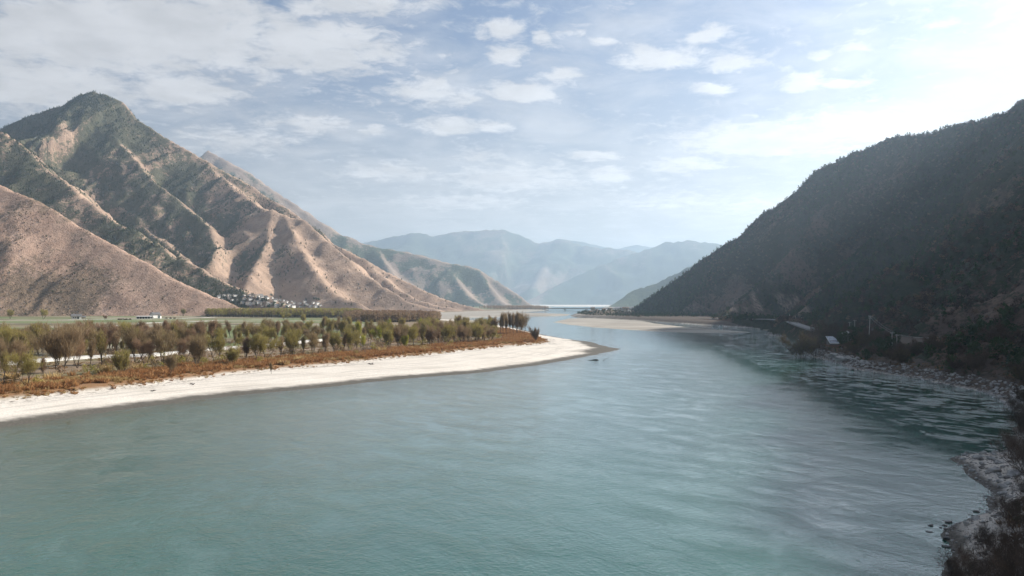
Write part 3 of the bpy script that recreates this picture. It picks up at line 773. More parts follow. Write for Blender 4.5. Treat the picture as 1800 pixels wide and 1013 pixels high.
def make_tree(name, seed, height, stems, lean, spread, leaf_share, twig_len, twig_w, depth=3, kids=(4, 6), up=0.35, bole=0.25, per_tip=9, mats=(None, None), bark=None):
    """a bare or budding tree: limbs as tapered tubes, crown as a cloud of fine twigs and leaf slivers"""
    r = random.Random(seed)
    tb = Tube(); tips = []

    def branch(p, d, L, rad, lev):
        pts = [p.copy()]; rads = [rad]; n = 4 if lev == 0 else 3
        q = p.copy(); dd = d.copy()
        for i in range(n):
            dd = (dd + rvec(r, 0.10) + Vector((0, 0, up * 0.25))).normalized()
            q = q + dd * (L / n); pts.append(q.copy()); rads.append(rad * (1 - 0.62 * (i + 1) / n))
        tb.add(pts, rads, 6 if lev == 0 else 4 if lev == 1 else 3)
        if lev >= depth:
            tips.append((pts[1], dd, L)); tips.append((pts[-1], dd, L)); return
        nk = r.randint(*kids)
        for c in range(nk):
            f = (bole if lev == 0 else 0.25) + (1 - (bole if lev == 0 else 0.25)) * (c + r.random()) / nk
            f = min(f, 1.0); k0 = min(int(f * n), n - 1); a = f * n - k0
            pp = pts[k0].lerp(pts[k0 + 1], a)
            side = dd.orthogonal().normalized(); ang = r.random() * 6.283
            side = (side * math.cos(ang) + dd.cross(side) * math.sin(ang))
            sp = spread * (0.7 + 0.6 * r.random())
            nd = (dd * (1 - 0.35 * sp) + side * sp + Vector((0, 0, up))).normalized()
            branch(pp, nd, L * (0.50 + 0.22 * r.random()) * (1.0 if lev else 0.85), max(rads[k0] * 0.55, 0.012), lev + 1)

    for s in range(stems):
        an = 6.283 * (s + 0.5 * r.random()) / stems
        ln = lean * (0.6 + 0.8 * r.random()) if stems > 1 else lean * 0.3
        d = Vector((math.cos(an) * ln, math.sin(an) * ln, 1)).normalized()
        hh = height * 0.62 * (0.82 + 0.3 * r.random())
        branch(Vector((math.cos(an) * 0.15, math.sin(an) * 0.15, -0.4)), d, hh, 0.028 * height / (stems ** 0.35) * 0.62, 0)
    V = []; FA = []; MI = []
    for (p, d, L) in tips:
        for i in range(per_tip):
            dd = (d + rvec(r, 0.45) + Vector((0, 0, up * 0.8))).normalized()
            b0 = p + rvec(r, 0.22 * twig_len)
            ln = twig_len * (0.5 + 0.8 * r.random()); wd = twig_w * (0.6 + 0.8 * r.random())
            sd = dd.cross(rvec(r)).normalized() * wd
            e = b0 + dd * ln; mid = b0.lerp(e, 0.45)
            leaf = r.random() < leaf_share
            if leaf: sd = sd * 1.7
            n0 = len(V)
            V += [b0, mid + sd, e, mid - sd]
            FA.append((n0, n0 + 1, n0 + 2, n0 + 3)); MI.append(1 if leaf else 0)
    top = max(p.z for p in V); k_ = height / top
    for p in V: p *= k_
    for p in tb.v: p *= k_
    tm = tb.mesh(name + '_trunk', bark or M_BARK)
    cm = mesh_np(name + '_crown', np.array([tuple(p) for p in V]), np.array(FA), list(mats), smooth=False, mat_idx=MI)
    return tm, cm


def make_tuft(name, seed, h, rad, n, mats, droop=0.35, w_=0.05):
    """a clump of grass blades"""
    r = random.Random(seed); V = []; FA = []; MI = []
    for i in range(n):
        a = r.random() * 6.283; q = rad * math.sqrt(r.random())
        p = Vector((math.cos(a) * q, math.sin(a) * q, -0.08))
        out = Vector((math.cos(a), math.sin(a), 0)) * droop * (0.3 + r.random()) + rvec(r, 0.15)
        hh = h * (0.5 + 0.6 * r.random()) * (1 - 0.35 * q / rad)
        m1 = p + Vector((0, 0, hh * 0.6)) + out * hh * 0.35; e = p + Vector((0, 0, hh)) + out * hh
        sd = Vector((r.gauss(0, 1), r.gauss(0, 1), 0)).normalized() * w_ * (0.6 + 0.8 * r.random())
        n0 = len(V); V += [p - sd, p + sd, m1 + sd * 0.8, e]; FA.append((n0, n0 + 1, n0 + 2, n0 + 3)); MI.append(0 if r.random() < 0.75 else len(mats) - 1)
    return mesh_np(name, np.array([tuple(p) for p in V]), np.array(FA), list(mats), smooth=False, mat_idx=MI)


def make_leafy(name, seed, h, rad, n, size, mats, lobes=6, trunk=True, cone=0.0, low=0.15):
    """evergreen crown: leaf-sized faces spread through several uneven lobes, with a short stem"""
    r = random.Random(seed); V = []; FA = []; MI = []
    lb = []
    for i in range(lobes):
        z = h * (low + (0.92 - low) * (i + r.random()) / lobes)
        f = (1 - cone * (z / h)) * (0.55 + 0.45 * math.sin(math.pi * min(1, 0.25 + z / h * 0.72)))
        a = r.random() * 6.283; q = rad * 0.55 * f * (0.4 + 0.8 * r.random())
        lb.append((Vector((math.cos(a) * q, math.sin(a) * q, z)), rad * f * (0.42 + 0.25 * r.random())))
    for i in range(n):
        c, R = lb[i % lobes]
        d = rvec(r).normalized(); p = c + Vector((d.x * R, d.y * R, d.z * R * 0.75)) * (0.55 + 0.5 * r.random())
        if p.z < 0.05: p.z = 0.05 + r.random() * 0.3
        a = rvec(r).normalized() * size * (0.6 + 0.7 * r.random()); b = a.cross(d + rvec(r, 0.6)).normalized() * size * (0.5 + 0.5 * r.random())
        n0 = len(V); V += [p - a, p - b * 0.8, p + a, p + b]; FA.append((n0, n0 + 1, n0 + 2, n0 + 3)); MI.append(0)
    if trunk:
        n0 = len(V); w_ = 0.03 * h
        for zz, k_ in ((-0.6, 1.0), (h * 0.75, 0.35)):
            V += [Vector((w_ * k_, 0, zz)), Vector((-0.5 * w_ * k_, 0.87 * w_ * k_, zz)), Vector((-0.5 * w_ * k_, -0.87 * w_ * k_, zz))]
        for j in range(3):
            FA.append((n0 + j, n0 + (j + 1) % 3, n0 + 3 + (j + 1) % 3, n0 + 3 + j)); MI.append(1)
    return mesh_np(name, np.array([tuple(p) for p in V]), np.array(FA), list(mats) + ([M_BARK] if trunk else []), smooth=False, mat_idx=MI)


def make_rock(name, seed, mat, flat=0.65, sub=1):
    import bmesh
    r = random.Random(seed)
    bm = bmesh.new(); bmesh.ops.create_icosphere(bm, subdivisions=sub + 1 if sub > 1 else 2, radius=0.5)
    cuts = [(rvec(r).normalized(), 0.26 + 0.16 * r.random()) for _ in range(9)]
    for v in bm.verts:
        for n_, d_ in cuts:
            k_ = v.co.dot(n_) - d_
            if k_ > 0: v.co -= n_ * k_ * 0.95
        v.co += rvec(r, 0.012)
        v.co.x *= 1.15; v.co.z *= flat
    me = bpy.data.meshes.new(name); bm.to_mesh(me); bm.free()
    me.materials.append(mat)
    me.polygons.foreach_set('use_smooth', np.zeros(len(me.polygons), bool))
    return me


_trees = {}


def gn_tree(coll):
    if coll.name in _trees: return _trees[coll.name]
    g = bpy.data.node_groups.new('scatter_' + coll.name, 'GeometryNodeTree')
    g.interface.new_socket('Geometry', in_out='INPUT', socket_type='NodeSocketGeometry')
    g.interface.new_socket('Geometry', in_out='OUTPUT', socket_type='NodeSocketGeometry')
    n = g.nodes; l = g.links
    gi = n.new('NodeGroupInput'); go = n.new('NodeGroupOutput')
    ci = n.new('GeometryNodeCollectionInfo'); ci.inputs['Collection'].default_value = coll
    ci.inputs['Separate Children'].default_value = True; ci.inputs['Reset Children'].default_value = True
    ip = n.new('GeometryNodeInstanceOnPoints'); ip.inputs['Pick Instance'].default_value = True

    def na(name, ty):
        q = n.new('GeometryNodeInputNamedAttribute'); q.data_type = ty; q.inputs['Name'].default_value = name
        return q.outputs['Attribute']
    l.new(gi.outputs[0], ip.inputs['Points']); l.new(ci.outputs[0], ip.inputs['Instance'])
    l.new(na('pick', 'INT'), ip.inputs['Instance Index'])
    cx = n.new('ShaderNodeCombineXYZ'); l.new(na('rz', 'FLOAT'), cx.inputs[2]); l.new(cx.outputs[0], ip.inputs['Rotation'])
    l.new(na('sc', 'FLOAT'), ip.inputs['Scale'])
    l.new(ip.outputs[0], go.inputs[0])
    _trees[coll.name] = g
    return g


def kinds(name, meshes):
    c = bpy.data.collections.new(name)
    for i, me in enumerate(meshes):
        o = bpy.data.objects.new('%s_%02d' % (name, i), me); c.objects.link(o)
    return c


def scatter(name, pts, sc, pick, coll, label, cat):
    n = len(pts)
    me = bpy.data.meshes.new(name)
    me.vertices.add(n); me.vertices.foreach_set('co', np.asarray(pts, np.float32).ravel())
    a = me.attributes.new('sc', 'FLOAT', 'POINT'); a.data.foreach_set('value', np.asarray(sc, np.float32))
    a = me.attributes.new('rz', 'FLOAT', 'POINT'); a.data.foreach_set('value', rng.uniform(0, 6.283, n).astype(np.float32))
    a = me.attributes.new('pick', 'INT', 'POINT'); a.data.foreach_set('value', np.asarray(pick, np.int32))
    o = link(name, me, None, label, cat, None, 'stuff')
    md = o.modifiers.new('scatter', 'NODES'); md.node_group = gn_tree(coll)
    return o


# ------------------------------------------------------------------ woods on the mountains (nobody could count them)
pine_kinds = kinds('pines', [make_leafy('pine_%d' % i, 100 + i, 8, 2.6, 110, 0.62, [M_PINE], 6, True, 0.35) for i in range(4)] +
                   [make_leafy('oak_%d' % i, 120 + i, 6, 3.0, 100, 0.62, [M_EVERGREEN], 6, True, 0.0, 0.1) for i in range(3)] +
                   [make_leafy('drybush_%d' % i, 140 + i, 3.6, 2.4, 80, 0.42, [M_DRYBUSH], 5, True, 0.0, 0.1) for i in range(3)] +
                   [make_leafy('hillbush_%d' % i, 150 + i, 3.6, 2.4, 80, 0.42, [M_HILLBUSH, M_HILLBUSH2][i % 2:i % 2 + 1], 5, True, 0.0, 0.1) for i in range(3)])


def hill_points(Hg, n, seed, weight, near=0):
    """random points on a height grid, kept where weight says so"""
    r = np.random.default_rng(seed)
    X, Y = Hg[0], Hg[1]
    x = r.uniform(X.min(), X.max(), n); y = r.uniform(Y.min(), Y.max(), n)
    z = sample_grid(Hg, 2, x, y)
    kx = (np.abs(x / np.maximum(y, 1)) < 0.72) & (z > 6)
    wv = weight(x, y, z)
    m = kx & (r.random(n) < wv)
    return x[m], y[m], z[m], r


x, y, z, r = hill_points(HA, 300000, 1, lambda x, y, z: np.clip((sample_grid(HA, 3, x, y) + (fbm(x / 60, y / 60, 201, 3) - .5) * 1.0 - 0.22) * 1.0, 0.03, 0.85))
pk = np.where(r.random(len(x)) < 0.72, r.integers(0, 4, len(x)), r.integers(4, 10, len(x)))
scatter('peak_woods', np.stack([x, y, z - 0.5], 1), r.uniform(0.5, 1.15, len(x)), pk, pine_kinds, 'dark pine and scrub scattered over the tall peak on the left', 'woods')

x, y, z, r = hill_points(HB, 170000, 2, lambda x, y, z: np.clip(0.10 + (sample_grid(HB, 3, x, y) + (fbm(x / 40, y / 40, 202, 3) - .5) * 1.2 - 0.2) * 0.8, 0.03, 0.6))
pk = np.where(r.random(len(x)) < 0.93, r.integers(7, 10, len(x)), r.integers(4, 7, len(x)))
scatter('foothill_scrub', np.stack([x, y, z - 0.3], 1), r.uniform(0.25, 0.8, len(x)), pk, pine_kinds, 'low dry scrub over the bare brown foothill', 'scrub')


def wr_(x, y, z):
    vg = sample_grid(HR, 3, x, y); rk = sample_grid(HR, 4, x, y)
    dens = np.clip(0.20 + (vg + (fbm(x / 50, y / 50, 203, 3) - .5) * 1.3) * 0.80, 0.12, 1)
    near = np.where(y < 1000, 1.0, 0.8)
    return dens * near * (1 - 0.92 * np.clip(rk * 1.5, 0, 1)) * (y > 150)


x, y, z, r = hill_points(HR, 330000, 3, wr_)
vg = sample_grid(HR, 3, x, y) + (fbm(x / 50, y / 50, 204, 3) - .5) * 0.8
u_ = r.random(len(x)); vg = np.clip((fbm(x / 170, y / 170, 208, 4) - 0.38) * 4.0 + (vg - 0.6) * 0.8, -0.3, 1.3)
pk = np.where(u_ < 0.18 + 0.62 * vg, np.where(r.random(len(x)) < 0.55, r.integers(0, 4, len(x)), r.integers(4, 7, len(x))), r.integers(10, 13, len(x)))
scatter('mountain_woods', np.stack([x, y, z - 0.6], 1), r.uniform(0.55, 1.25, len(x)) * np.where(pk >= 7, 1.2, 1.0), pk, pine_kinds, 'dark evergreen and bare brown woods on the shaded right mountain', 'woods')

# ------------------------------------------------------------------ dry grass along the left bank
rust_kinds = kinds('tufts', [make_tuft('rust_%d' % i, 300 + i, 1.9, 1.0, 60, [M_RUSTY, M_BROWNGRASS], 0.45, 0.07) for i in range(4)] +
                   [make_tuft('straw_%d' % i, 320 + i, 1.3, 0.8, 55, [M_STRAW, M_BROWNGRASS], 0.5, 0.06) for i in range(3)] +
                   [make_tuft('brown_%d' % i, 340 + i, 0.9, 0.9, 45, [M_BROWNGRASS, M_STRAW], 0.6, 0.06) for i in range(3)])
r = np.random.default_rng(41)
N = 190000
x = r.uniform(-330, 60, N); y = r.uniform(130, 760, N)
ok = (x / y > -0.80)
x = x[ok]; y = y[ok]
sv = poly_sd(x, y, VEGL)
jt = (fbm(x / 9, y / 9, 3, 4) - 0.5) * 2
n1 = fbm(x / 14, y / 14, 205, 3)
wid = 17 + 12 * fbm(x / 30, y / 30, 206, 2) + sstep(260 - y, 0, 80) * 10
pr = sstep(sv + jt * 3, -4, 1.0) * (1 - sstep(sv, wid, wid + 9)) * (0.25 + 0.75 * sstep(n1, 0.3, 0.55))
pr = np.maximum(pr, 0.10 * (sv > 0) * (sv < 120) * sstep(n1, 0.45, 0.6))
m = r.random(len(x)) < pr * 0.95
x, y, sv, n1 = x[m], y[m], sv[m], n1[m]
n2 = fbm(x / 10, y / 10, 207, 3)
edge = sv < 3
u_ = r.random(len(x))
pk = np.where(edge, np.where(u_ < 0.45, r.integers(7, 10, len(x)), np.where(u_ < .7, r.integers(4, 7, len(x)), r.integers(0, 4, len(x)))),
              np.where((n2 > 0.60) & (u_ < .7), r.integers(4, 7, len(x)), np.where(u_ < 0.62 + 0.22 * sstep(y, 250, 330), r.integers(0, 4, len(x)), r.integers(7, 10, len(x)))))
pk = np.where(sv > 30, r.integers(7, 10, len(x)), pk)
sc = r.uniform(0.45, 1.15, len(x)) * np.where(edge, 0.55, 1.0)
scatter('bank_grass', np.stack([x, y, gzs(x, y)], 1), sc, pk, rust_kinds, 'rust brown dry grass along the top of the pale gravel beach', 'dry grass')

# ------------------------------------------------------------------ trees of the left bank
PROTO = {}
for i in range(4):   # spreading willows
    PROTO['w%d' % i] = make_tree('willow_%d' % i, 500 + i, 12.0, [3, 2, 4, 3][i], 0.40, 0.56, 0.55, 1.9, 0.024, 3, (4, 6), 0.50, 0.30, 7, (M_TWIG, M_LEAF_OLIVE))
for i in range(3):   # upright slim trees
    PROTO['p%d' % i] = make_tree('upright_%d' % i, 520 + i, 12.0, [1, 2, 1][i], 0.15, 0.40, 0.25, 1.5, 0.026, 3, (5, 7), 0.75, 0.25, 7, (M_TWIG, M_LEAF_TAN))
for i in range(2):   # young round bushes
    PROTO['b%d' % i] = make_tree('bushwillow_%d' % i, 540 + i, 6.0, 6, 0.50, 0.45, 0.45, 1.1, 0.022, 2, (4, 5), 0.60, 0.15, 16, (M_TWIG, M_LEAF_OLIVE))
LEAFM = {'olive': (M_LEAF_TAN, M_LEAF_OLIVE), 'brown': (M_TWIG, M_TWIG), 'russet': (M_TWIG_RED, M_TWIG_RED), 'lime': (M_LEAF_LIME, M_LEAF_LIME), 'tan': (M_TWIG, M_LEAF_TAN), 'dark': (M_DRYBUSH, M_TWIG)}


def plant(name, proto, x, y, z, hgt, rz, tint, cat='tree', width=1.0):
    tm, cm = PROTO[proto]
    base = 6.0 if proto[0] == 'b' else 12.0
    k_ = hgt / base
    o = empty(name, (x, y, z), rz)
    o.scale = (k_ * width, k_ * width, k_)
    o['category'] = cat
    link('trunk', tm, o)
    c = link('crown', cm, o)
    for s, mt in zip(c.material_slots, LEAFM[tint]):
        s.link = 'OBJECT'; s.material = mt
    return o


def uof(o):
    return 900 + F * o.location.x / o.location.y


TINTW = {'olive': 'olive budding', 'brown': 'bare brown', 'russet': 'bare reddish', 'lime': 'bright yellow-green', 'tan': 'pale tan', 'dark': 'dark bare'}
LZ = 3.9
# the ones that stand out: (u, v of the foot, height, prototype, tint, width, label)
SINGLE = [
    (48, 677, 11.5, 'w0', 'olive', 1.15, 'two-stemmed olive willow leaning over the dry grass, nearest the beach on the left'),
    (76, 668, 8.0, 'p0', 'brown', 1.0, 'slim bare tree just right of the nearest leaning willow'),
    (213, 657, 9.5, 'b0', 'olive', 1.05, 'round olive willow fanning up from one foot beside the pale straw clump'),
    (301, 659, 8.5, 'w2', 'tan', 0.9, 'small tan willow at the edge of the dry grass'),
    (410, 642, 9.0, 'b1', 'olive', 1.1, 'round olive willow at the front of the belt, fanning low over rust grass'),
    (477, 649, 4.6, 'p1', 'tan', 0.8, 'lone thin sapling standing out in the rust grass'),
    (639, 615, 9.5, 'w1', 'lime', 0.85, 'leaning bright yellow-green willow at the front of the belt'),
    (683, 613, 12.5, 'w3', 'olive', 0.95, 'tall domed olive willow right of the leaning yellow-green one'),
    (712, 612, 8.0, 'b0', 'lime', 0.85, 'small bright yellow-green willow at the front edge of the belt'),
    (941, 601, 11.5, 'b1', 'dark', 0.85, 'lone dark bare bush at the tip of the wooded bank'),
    (665, 606, 12.0, 'w0', 'lime', 0.9, 'broad yellow-green willow behind the front row'),
]
for (u, v, hgt, pr_, ti, wd, lab) in SINGLE:
    x, y = G(u, v, LZ if v > 605 else 3.4)
    o = plant('willow_tree' if u != 941 else 'bush', pr_, x, y, gz(x, y), hgt, rnd.random() * 6.28, ti, 'tree' if u != 941 else 'bush', wd)
    o['label'] = lab
# front row
FRONT = [(8, 672, 9, 'p0', 'brown'), (22, 664, 12, 'w1', 'brown'), (108, 657, 14, 'w2', 'brown'), (100, 652, 12.5, 'p1', 'brown'), (137, 648, 13, 'w1', 'russet'), (160, 645, 10, 'p2', 'tan'),
         (178, 642, 12, 'p0', 'brown'), (239, 640, 13.5, 'w3', 'russet'), (256, 642, 10, 'w1', 'russet'), (286, 640, 11, 'w0', 'russet'), (325, 640, 10, 'w3', 'russet'), (346, 645, 11, 'w2', 'tan'),
         (379, 638, 11, 'w1', 'brown'), (432, 634, 9.5, 'p1', 'brown'), (452, 634, 10.5, 'w3', 'olive'), (466, 632, 10, 'w0', 'olive'), (492, 630, 9, 'p2', 'brown'), (514, 628, 10.5, 'w2', 'olive'),
         (533, 627, 9.0, 'p0', 'brown'), (552, 626, 10, 'w1', 'tan'), (571, 623, 9.5, 'p1', 'brown'), (588, 621, 10.5, 'w3', 'olive'), (603, 619, 9.5, 'p2', 'brown'), (615, 619, 10, 'w0', 'olive'),
         (627, 617, 9.0, 'p0', 'brown'), (700, 612, 10, 'p1', 'brown'), (728, 611, 10.5, 'w1', 'olive'), (742, 610, 10, 'p2', 'brown'), (757, 609, 10.5, 'w2', 'brown'), (771, 608, 10, 'p0', 'brown'),
         (784, 607, 11, 'w0', 'olive'), (798, 606, 10, 'p1', 'russet'), (811, 605, 11, 'w3', 'brown'), (824, 604, 10, 'w1', 'russet'), (838, 603, 10.5, 'w2', 'olive'), (852, 602, 10, 'w0', 'brown'), (864, 601, 10, 'w3', 'olive')]
rows = {'front': [], 'middle': [], 'back': []}
for i, (u, v, hgt, pr_, ti) in enumerate(FRONT):
    ti = 'tan' if ti == 'russet' and i % 2 else 'olive' if ti == 'brown' and i % 3 == 0 else ti
    x, y = G(u, v, LZ)
    o = plant('willow_tree', pr_, x, y, gz(x, y), hgt * rnd.uniform(1.15, 1.32), rnd.random() * 6.28, ti, 'tree', rnd.uniform(1.0, 1.25))
    rows['front'].append((o, ti))
# the belt behind: v of the front edge as a function of u
fu = [0, 100, 200, 300, 400, 500, 600, 700, 800, 880]; fv = [668, 655, 646, 642, 637, 630, 620, 612, 605, 600]
placed = [(o.location.x, o.location.y) for o, _ in rows['front']]
tries = 0
while len(rows['middle']) + len(rows['back']) < 290 and tries < 9000:
    tries += 1
    u = rnd.uniform(-10, 872)
    vf = float(np.interp(u, fu, fv))
    dep = rnd.random()
    row = 'middle' if dep < 0.5 else 'back'
    x0, y0 = G(u, vf, LZ)
    y = y0 * (1.05 + dep * 0.34)
    if u < 628: y = G(u, float(np.interp(u, [0, 70, 140, 200, 310, 400, 500, 600, 628], [637, 632, 627, 624, 618, 610, 603, 593, 591])), 5.2)[1] * (1.035 + dep * 0.30)
    x = (u - 900) / F * y
    if 640 < u < 700 and row == 'back' and rnd.random() < .5: continue
    # the track runs clear through the belt
    dmin = min((x - a) ** 2 + (y - b) ** 2 for a, b in placed)
    if dmin < (3.3 if u > 600 else 4.0) ** 2: continue
    if poly_sd(np.array([x]), np.array([y]), VEGL)[0] < 4: continue
    placed.append((x, y))
    g_ = float(fbm(np.array([u / 90.0]), np.array([dep * 2 + 3.0]), 401, 2)[0])
    q = rnd.random()
    if u < 130: ti = 'olive' if q < .55 else 'brown' if q < .75 else 'tan'
    elif u < 380: ti = 'russet' if q < .16 else 'brown' if q < .42 else 'olive' if q < .75 else 'tan'
    elif u < 620: ti = 'olive' if q < .6 else 'brown' if q < .78 else 'tan'
    else: ti = 'olive' if q < .55 else 'brown' if q < .75 else 'tan' if q < .93 else 'lime'
    pr_ = rnd.choice(['w0', 'w1', 'w2', 'w3', 'p0', 'p1', 'p2', 'p0', 'p2'])
    hgt = rnd.uniform(8.0, 16.0) if u > 620 else rnd.uniform(6.5, 14.5) if u > 380 else rnd.uniform(7.0, 16.5)
    o = plant('willow_tree', pr_, x, y, gz(x, y), hgt, rnd.random() * 6.28, ti, 'tree', rnd.uniform(0.9, 1.5))
    rows[row].append((o, ti))
for rn, lst in rows.items():
    lst.sort(key=lambda q: uof(q[0]))
    for i, (o, ti) in enumerate(lst):
        o['group'] = 'trees of the belt along the left bank'
        o['label'] = '%s tree, %s from the left in the %s row of the bank belt' % (TINTW[ti], ordn(i + 1), rn)
# low thicket between the trees
thick_kinds = kinds('thicket', [make_leafy('thicket_%d' % i, 760 + i, 2.6, 1.8, 150, 0.20, [[M_TWIG, M_LEAF_OLIVE, M_LEAF_TAN, M_TWIG_RED][i]], 7, False, 0.0, 0.12) for i in range(4)])
r = np.random.default_rng(91); N = 9000
x = r.uniform(-330, 20, N); y = r.uniform(190, 760, N); sv = poly_sd(x, y, VEGL)
u_ = 900 + F * x / y
dtr = line_d(x, y, [(*G(a, b, 5.2), 0) for a, b in [(-60, 643), (0, 637), (140, 627), (260, 622), (400, 610), (500, 603), (600, 593), (628, 591)]])[0]
m = (sv > 14) & (sv < 150) & (u_ > -20) & (u_ < 880) & (dtr > 4.5) & (r.random(N) < sstep(fbm(x / 18, y / 18, 209, 3), 0.42, 0.62) * 0.75)
x, y = x[m], y[m]
scatter('thicket', np.stack([x, y, gzs(x, y) - 0.1], 1), r.uniform(0.5, 1.35, len(x)), r.integers(0, 4, len(x)), thick_kinds, 'low twiggy brown and olive thicket between the trees of the left bank', 'thicket')
# tall bare poplars at the end of the bank
lst = []
for i, (u, hgt) in enumerate([(858, 10.5), (866, 10), (879, 14.0), (884, 14.8), (890, 14.2), (896, 15), (902, 14), (908, 15), (914, 14.6), (919, 14)]):
    x, y = G(u, 588.5 - (i % 3) * 0.6, 3.8)
    o = plant('poplar_tree', 'p%d' % (i % 3) if i < 8 else 'w%d' % (i % 4), x, y, gz(x, y), hgt, rnd.random() * 6.28, 'tan' if i > 1 else 'dark', 'tree', 0.75 if i < 8 else 1.0); o.scale = [q * 1.32 for q in o.scale]
    o['label'] = 'tall bare poplar, %s from the left in the clump at the bank end' % ordn(i + 1)
    o['group'] = 'poplars at the end of the bank'
# two pale willows by the field edge under the foothill, and single field trees
for (u, v, hgt, ti, lab) in [(18, 561, 16, 'olive', 'pale olive tree at the foothill, farthest left in the fields'), (76, 562, 17, 'olive', 'rounded pale olive tree at the foot of the brown hill, left of the dark-roofed house'),
                             (185, 564, 9, 'russet', 'low bare bush between the two farmsteads'), (322, 556, 15, 'olive', 'pale tree right of the long farm building'),
                             (500, 566, 15, 'olive', 'olive tree standing alone against the green field'), (534, 569, 13, 'olive', 'lower olive tree right of the one standing in the green field')]:
    x, y = G(u, v, 4.2)
    o = plant('field_tree', 'w%d' % (int(u) % 4), x, y, gz(x, y), hgt, rnd.random() * 6.28, ti, 'tree', 1.15); o['label'] = lab

# far plantations read as one mass
wood_kinds = kinds('plantation', [make_leafy('poplarmass_%d' % i, 700 + i, 14, 2.6, 150, 0.55, [M_LEAF_TAN if i % 2 else M_LEAF_OLIVE], 7, True, -0.15, 0.42) for i in range(4)] +
                   [make_leafy('brownmass_%d' % i, 720 + i, 13, 2.8, 160, 0.5, [M_TWIG_RED if i % 2 else M_TWIG], 7, True, 0.0, 0.2) for i in range(3)])


def plantation(name, poly, n, pick, sc, label, seed):
    r = np.random.default_rng(seed)
    p = np.array(poly); x = r.uniform(p[:, 0].min(), p[:, 0].max(), n); y = r.uniform(p[:, 1].min(), p[:, 1].max(), n)
    m = poly_sd(x, y, poly) > 0; x, y = x[m], y[m]
    scatter(name, np.stack([x, y, gzs(x, y) - 0.3], 1), r.uniform(*sc, len(x)), r.integers(*pick, len(x)), wood_kinds, label, 'wood')


plantation('poplar_plantation', [G(362, 558, 4), G(480, 559, 4), G(620, 559, 4), G(640, 557, 4), G(620, 553.5, 4), G(360, 554, 4)], 5200, (0, 4), (0.72, 1.12), 'long olive-topped poplar plantation in front of the white village', 61)
plantation('brown_wood', [G(602, 566, 4), G(700, 567, 4), G(762, 565, 4), G(775, 561, 4), G(740, 558, 4), G(620, 558, 4)], 2600, (4, 7), (0.85, 1.1), 'dark brown bare wood behind the belt, right of the green field', 62)
plantation('riverside_wood', [P(870, 546, 3000)[:2], P(960, 544, 3100)[:2], P(965, 543, 3700)[:2], P(840, 544, 3500)[:2]], 900, (4, 7), (0.9, 1.3), 'hazy grey wood at the far river bend below the ridge', 63)

# ------------------------------------------------------------------ right bank: bushes, rocks
bush_r = {}
for i in range(3):
    bush_r['e%d' % i] = make_leafy('evergreenbush_%d' % i, 800 + i, 5.0, 3.0, 700, 0.26, [M_EVERGREEN], 9, True, 0.0, 0.12)
for i in range(3):
    PROTO['r%d' % i] = make_tree('bankbush_%d' % i, 820 + i, 12.0, 6, 0.6, 0.6, 0.3, 1.4, 0.05, 3, (3, 4), 0.3, 0.1, 9, (M_DRYBUSH, M_TWIG))
LEAFM['bank'] = (M_BANKTWIG, M_DRYBUSH); LEAFM['bankolive'] = (M_BANKTWIG, M_BANKLEAF); LEAFM['bankred'] = (M_DRYBUSH, M_BANKTWIG)


def land_z(x, y):
    z = gz(x, y)
    if x > 125:
        z = max(z, float(sample_grid(HR, 2, np.array([x]), np.array([y]))[0]))
    return z


blist = []
NAMED_B = [(1409, 612, 21, 'r0', 'bankolive', 'olive-brown willow thicket at the point of the right bank'), (1432, 611, 20, 'r1', 'bank', 'dense brown thicket on the point, left of the tin-roofed shed'),
           (1449, 606, 21, 'r2', 'bankred', 'tall russet bare tree behind the point, left of the tin-roofed shed'), (1483, 604, 17, 'p2', 'bankred', 'thin russet bare tree rising right behind the tin-roofed shed'),
           (1520, 613, 14, 'r1', 'bankolive', 'olive bare bush below the tall leaning pole'), (1548, 612, 13, 'r2', 'bank', 'greyish bare bush left of the paired poles'),
           (1690, 606, 13, 'p0', 'bankred', 'bare upright tree right of the tall bank pole'), (1700, 610, 12, 'p1', 'bankred', 'bare tree with several stems beside the right bank pole'),
           (1755, 645, 14, 'r0', 'bank', 'large brown bush at the right edge above the stone bank'), (1715, 652, 12, 'r2', 'bank', 'wide brown bush overhanging the end of the stone bank'),
           (1800, 690, 9, 'r1', 'bank', 'dark brown bush in the corner of the cove, at the right edge')]
for (u, v, hgt, pr_, ti, lab) in NAMED_B:
    x, y = G(u, v, 5.0); z = land_z(x, y)
    o = plant('bare_bush' if pr_[0] == 'r' else 'bare_tree', pr_, x, y, z - 0.2, hgt * 0.8, rnd.random() * 6.28, ti, 'bush' if pr_[0] == 'r' else 'tree', 1.1); o['label'] = lab
pl = [(G(u, v, 5)) for (u, v, *_q) in NAMED_B]
for t_ in range(4000):
    y = rnd.uniform(215, 640); x = rnd.uniform(140, 330)
    if x / y > 0.70: continue
    s_ = poly_sd(np.array([x]), np.array([y]), RIGHT)[0]
    if not 8 < s_ < 46: continue
    if min((x - a) ** 2 + (y - b) ** 2 for a, b in pl) < 5.0 ** 2: continue
    if 402 < y < 432 and s_ < 24: continue
    pl.append((x, y)); z = land_z(x, y)
    if rnd.random() < 0.42:
        o = empty('evergreen_bush', (x, y, z - 0.2), rnd.random() * 6.28, rnd.uniform(0.9, 1.6))
        k_ = rnd.randrange(3); link('crown', bush_r['e%d' % k_], o); kd = 'dark evergreen bush'
    else:
        ti = rnd.choice(['bank', 'bank', 'bankred', 'bankolive'])
        o = plant('bare_bush', 'r%d' % rnd.randrange(3), x, y, z - 0.2, rnd.uniform(4.5, 8.0), rnd.random() * 6.28, ti, 'bush', 1.25); kd = {'bank': 'bare brown bush', 'bankred': 'reddish bare bush', 'bankolive': 'olive bare bush'}[ti]
    o['category'] = 'bush'; blist.append((o, kd))
    if len(blist) >= 120: break
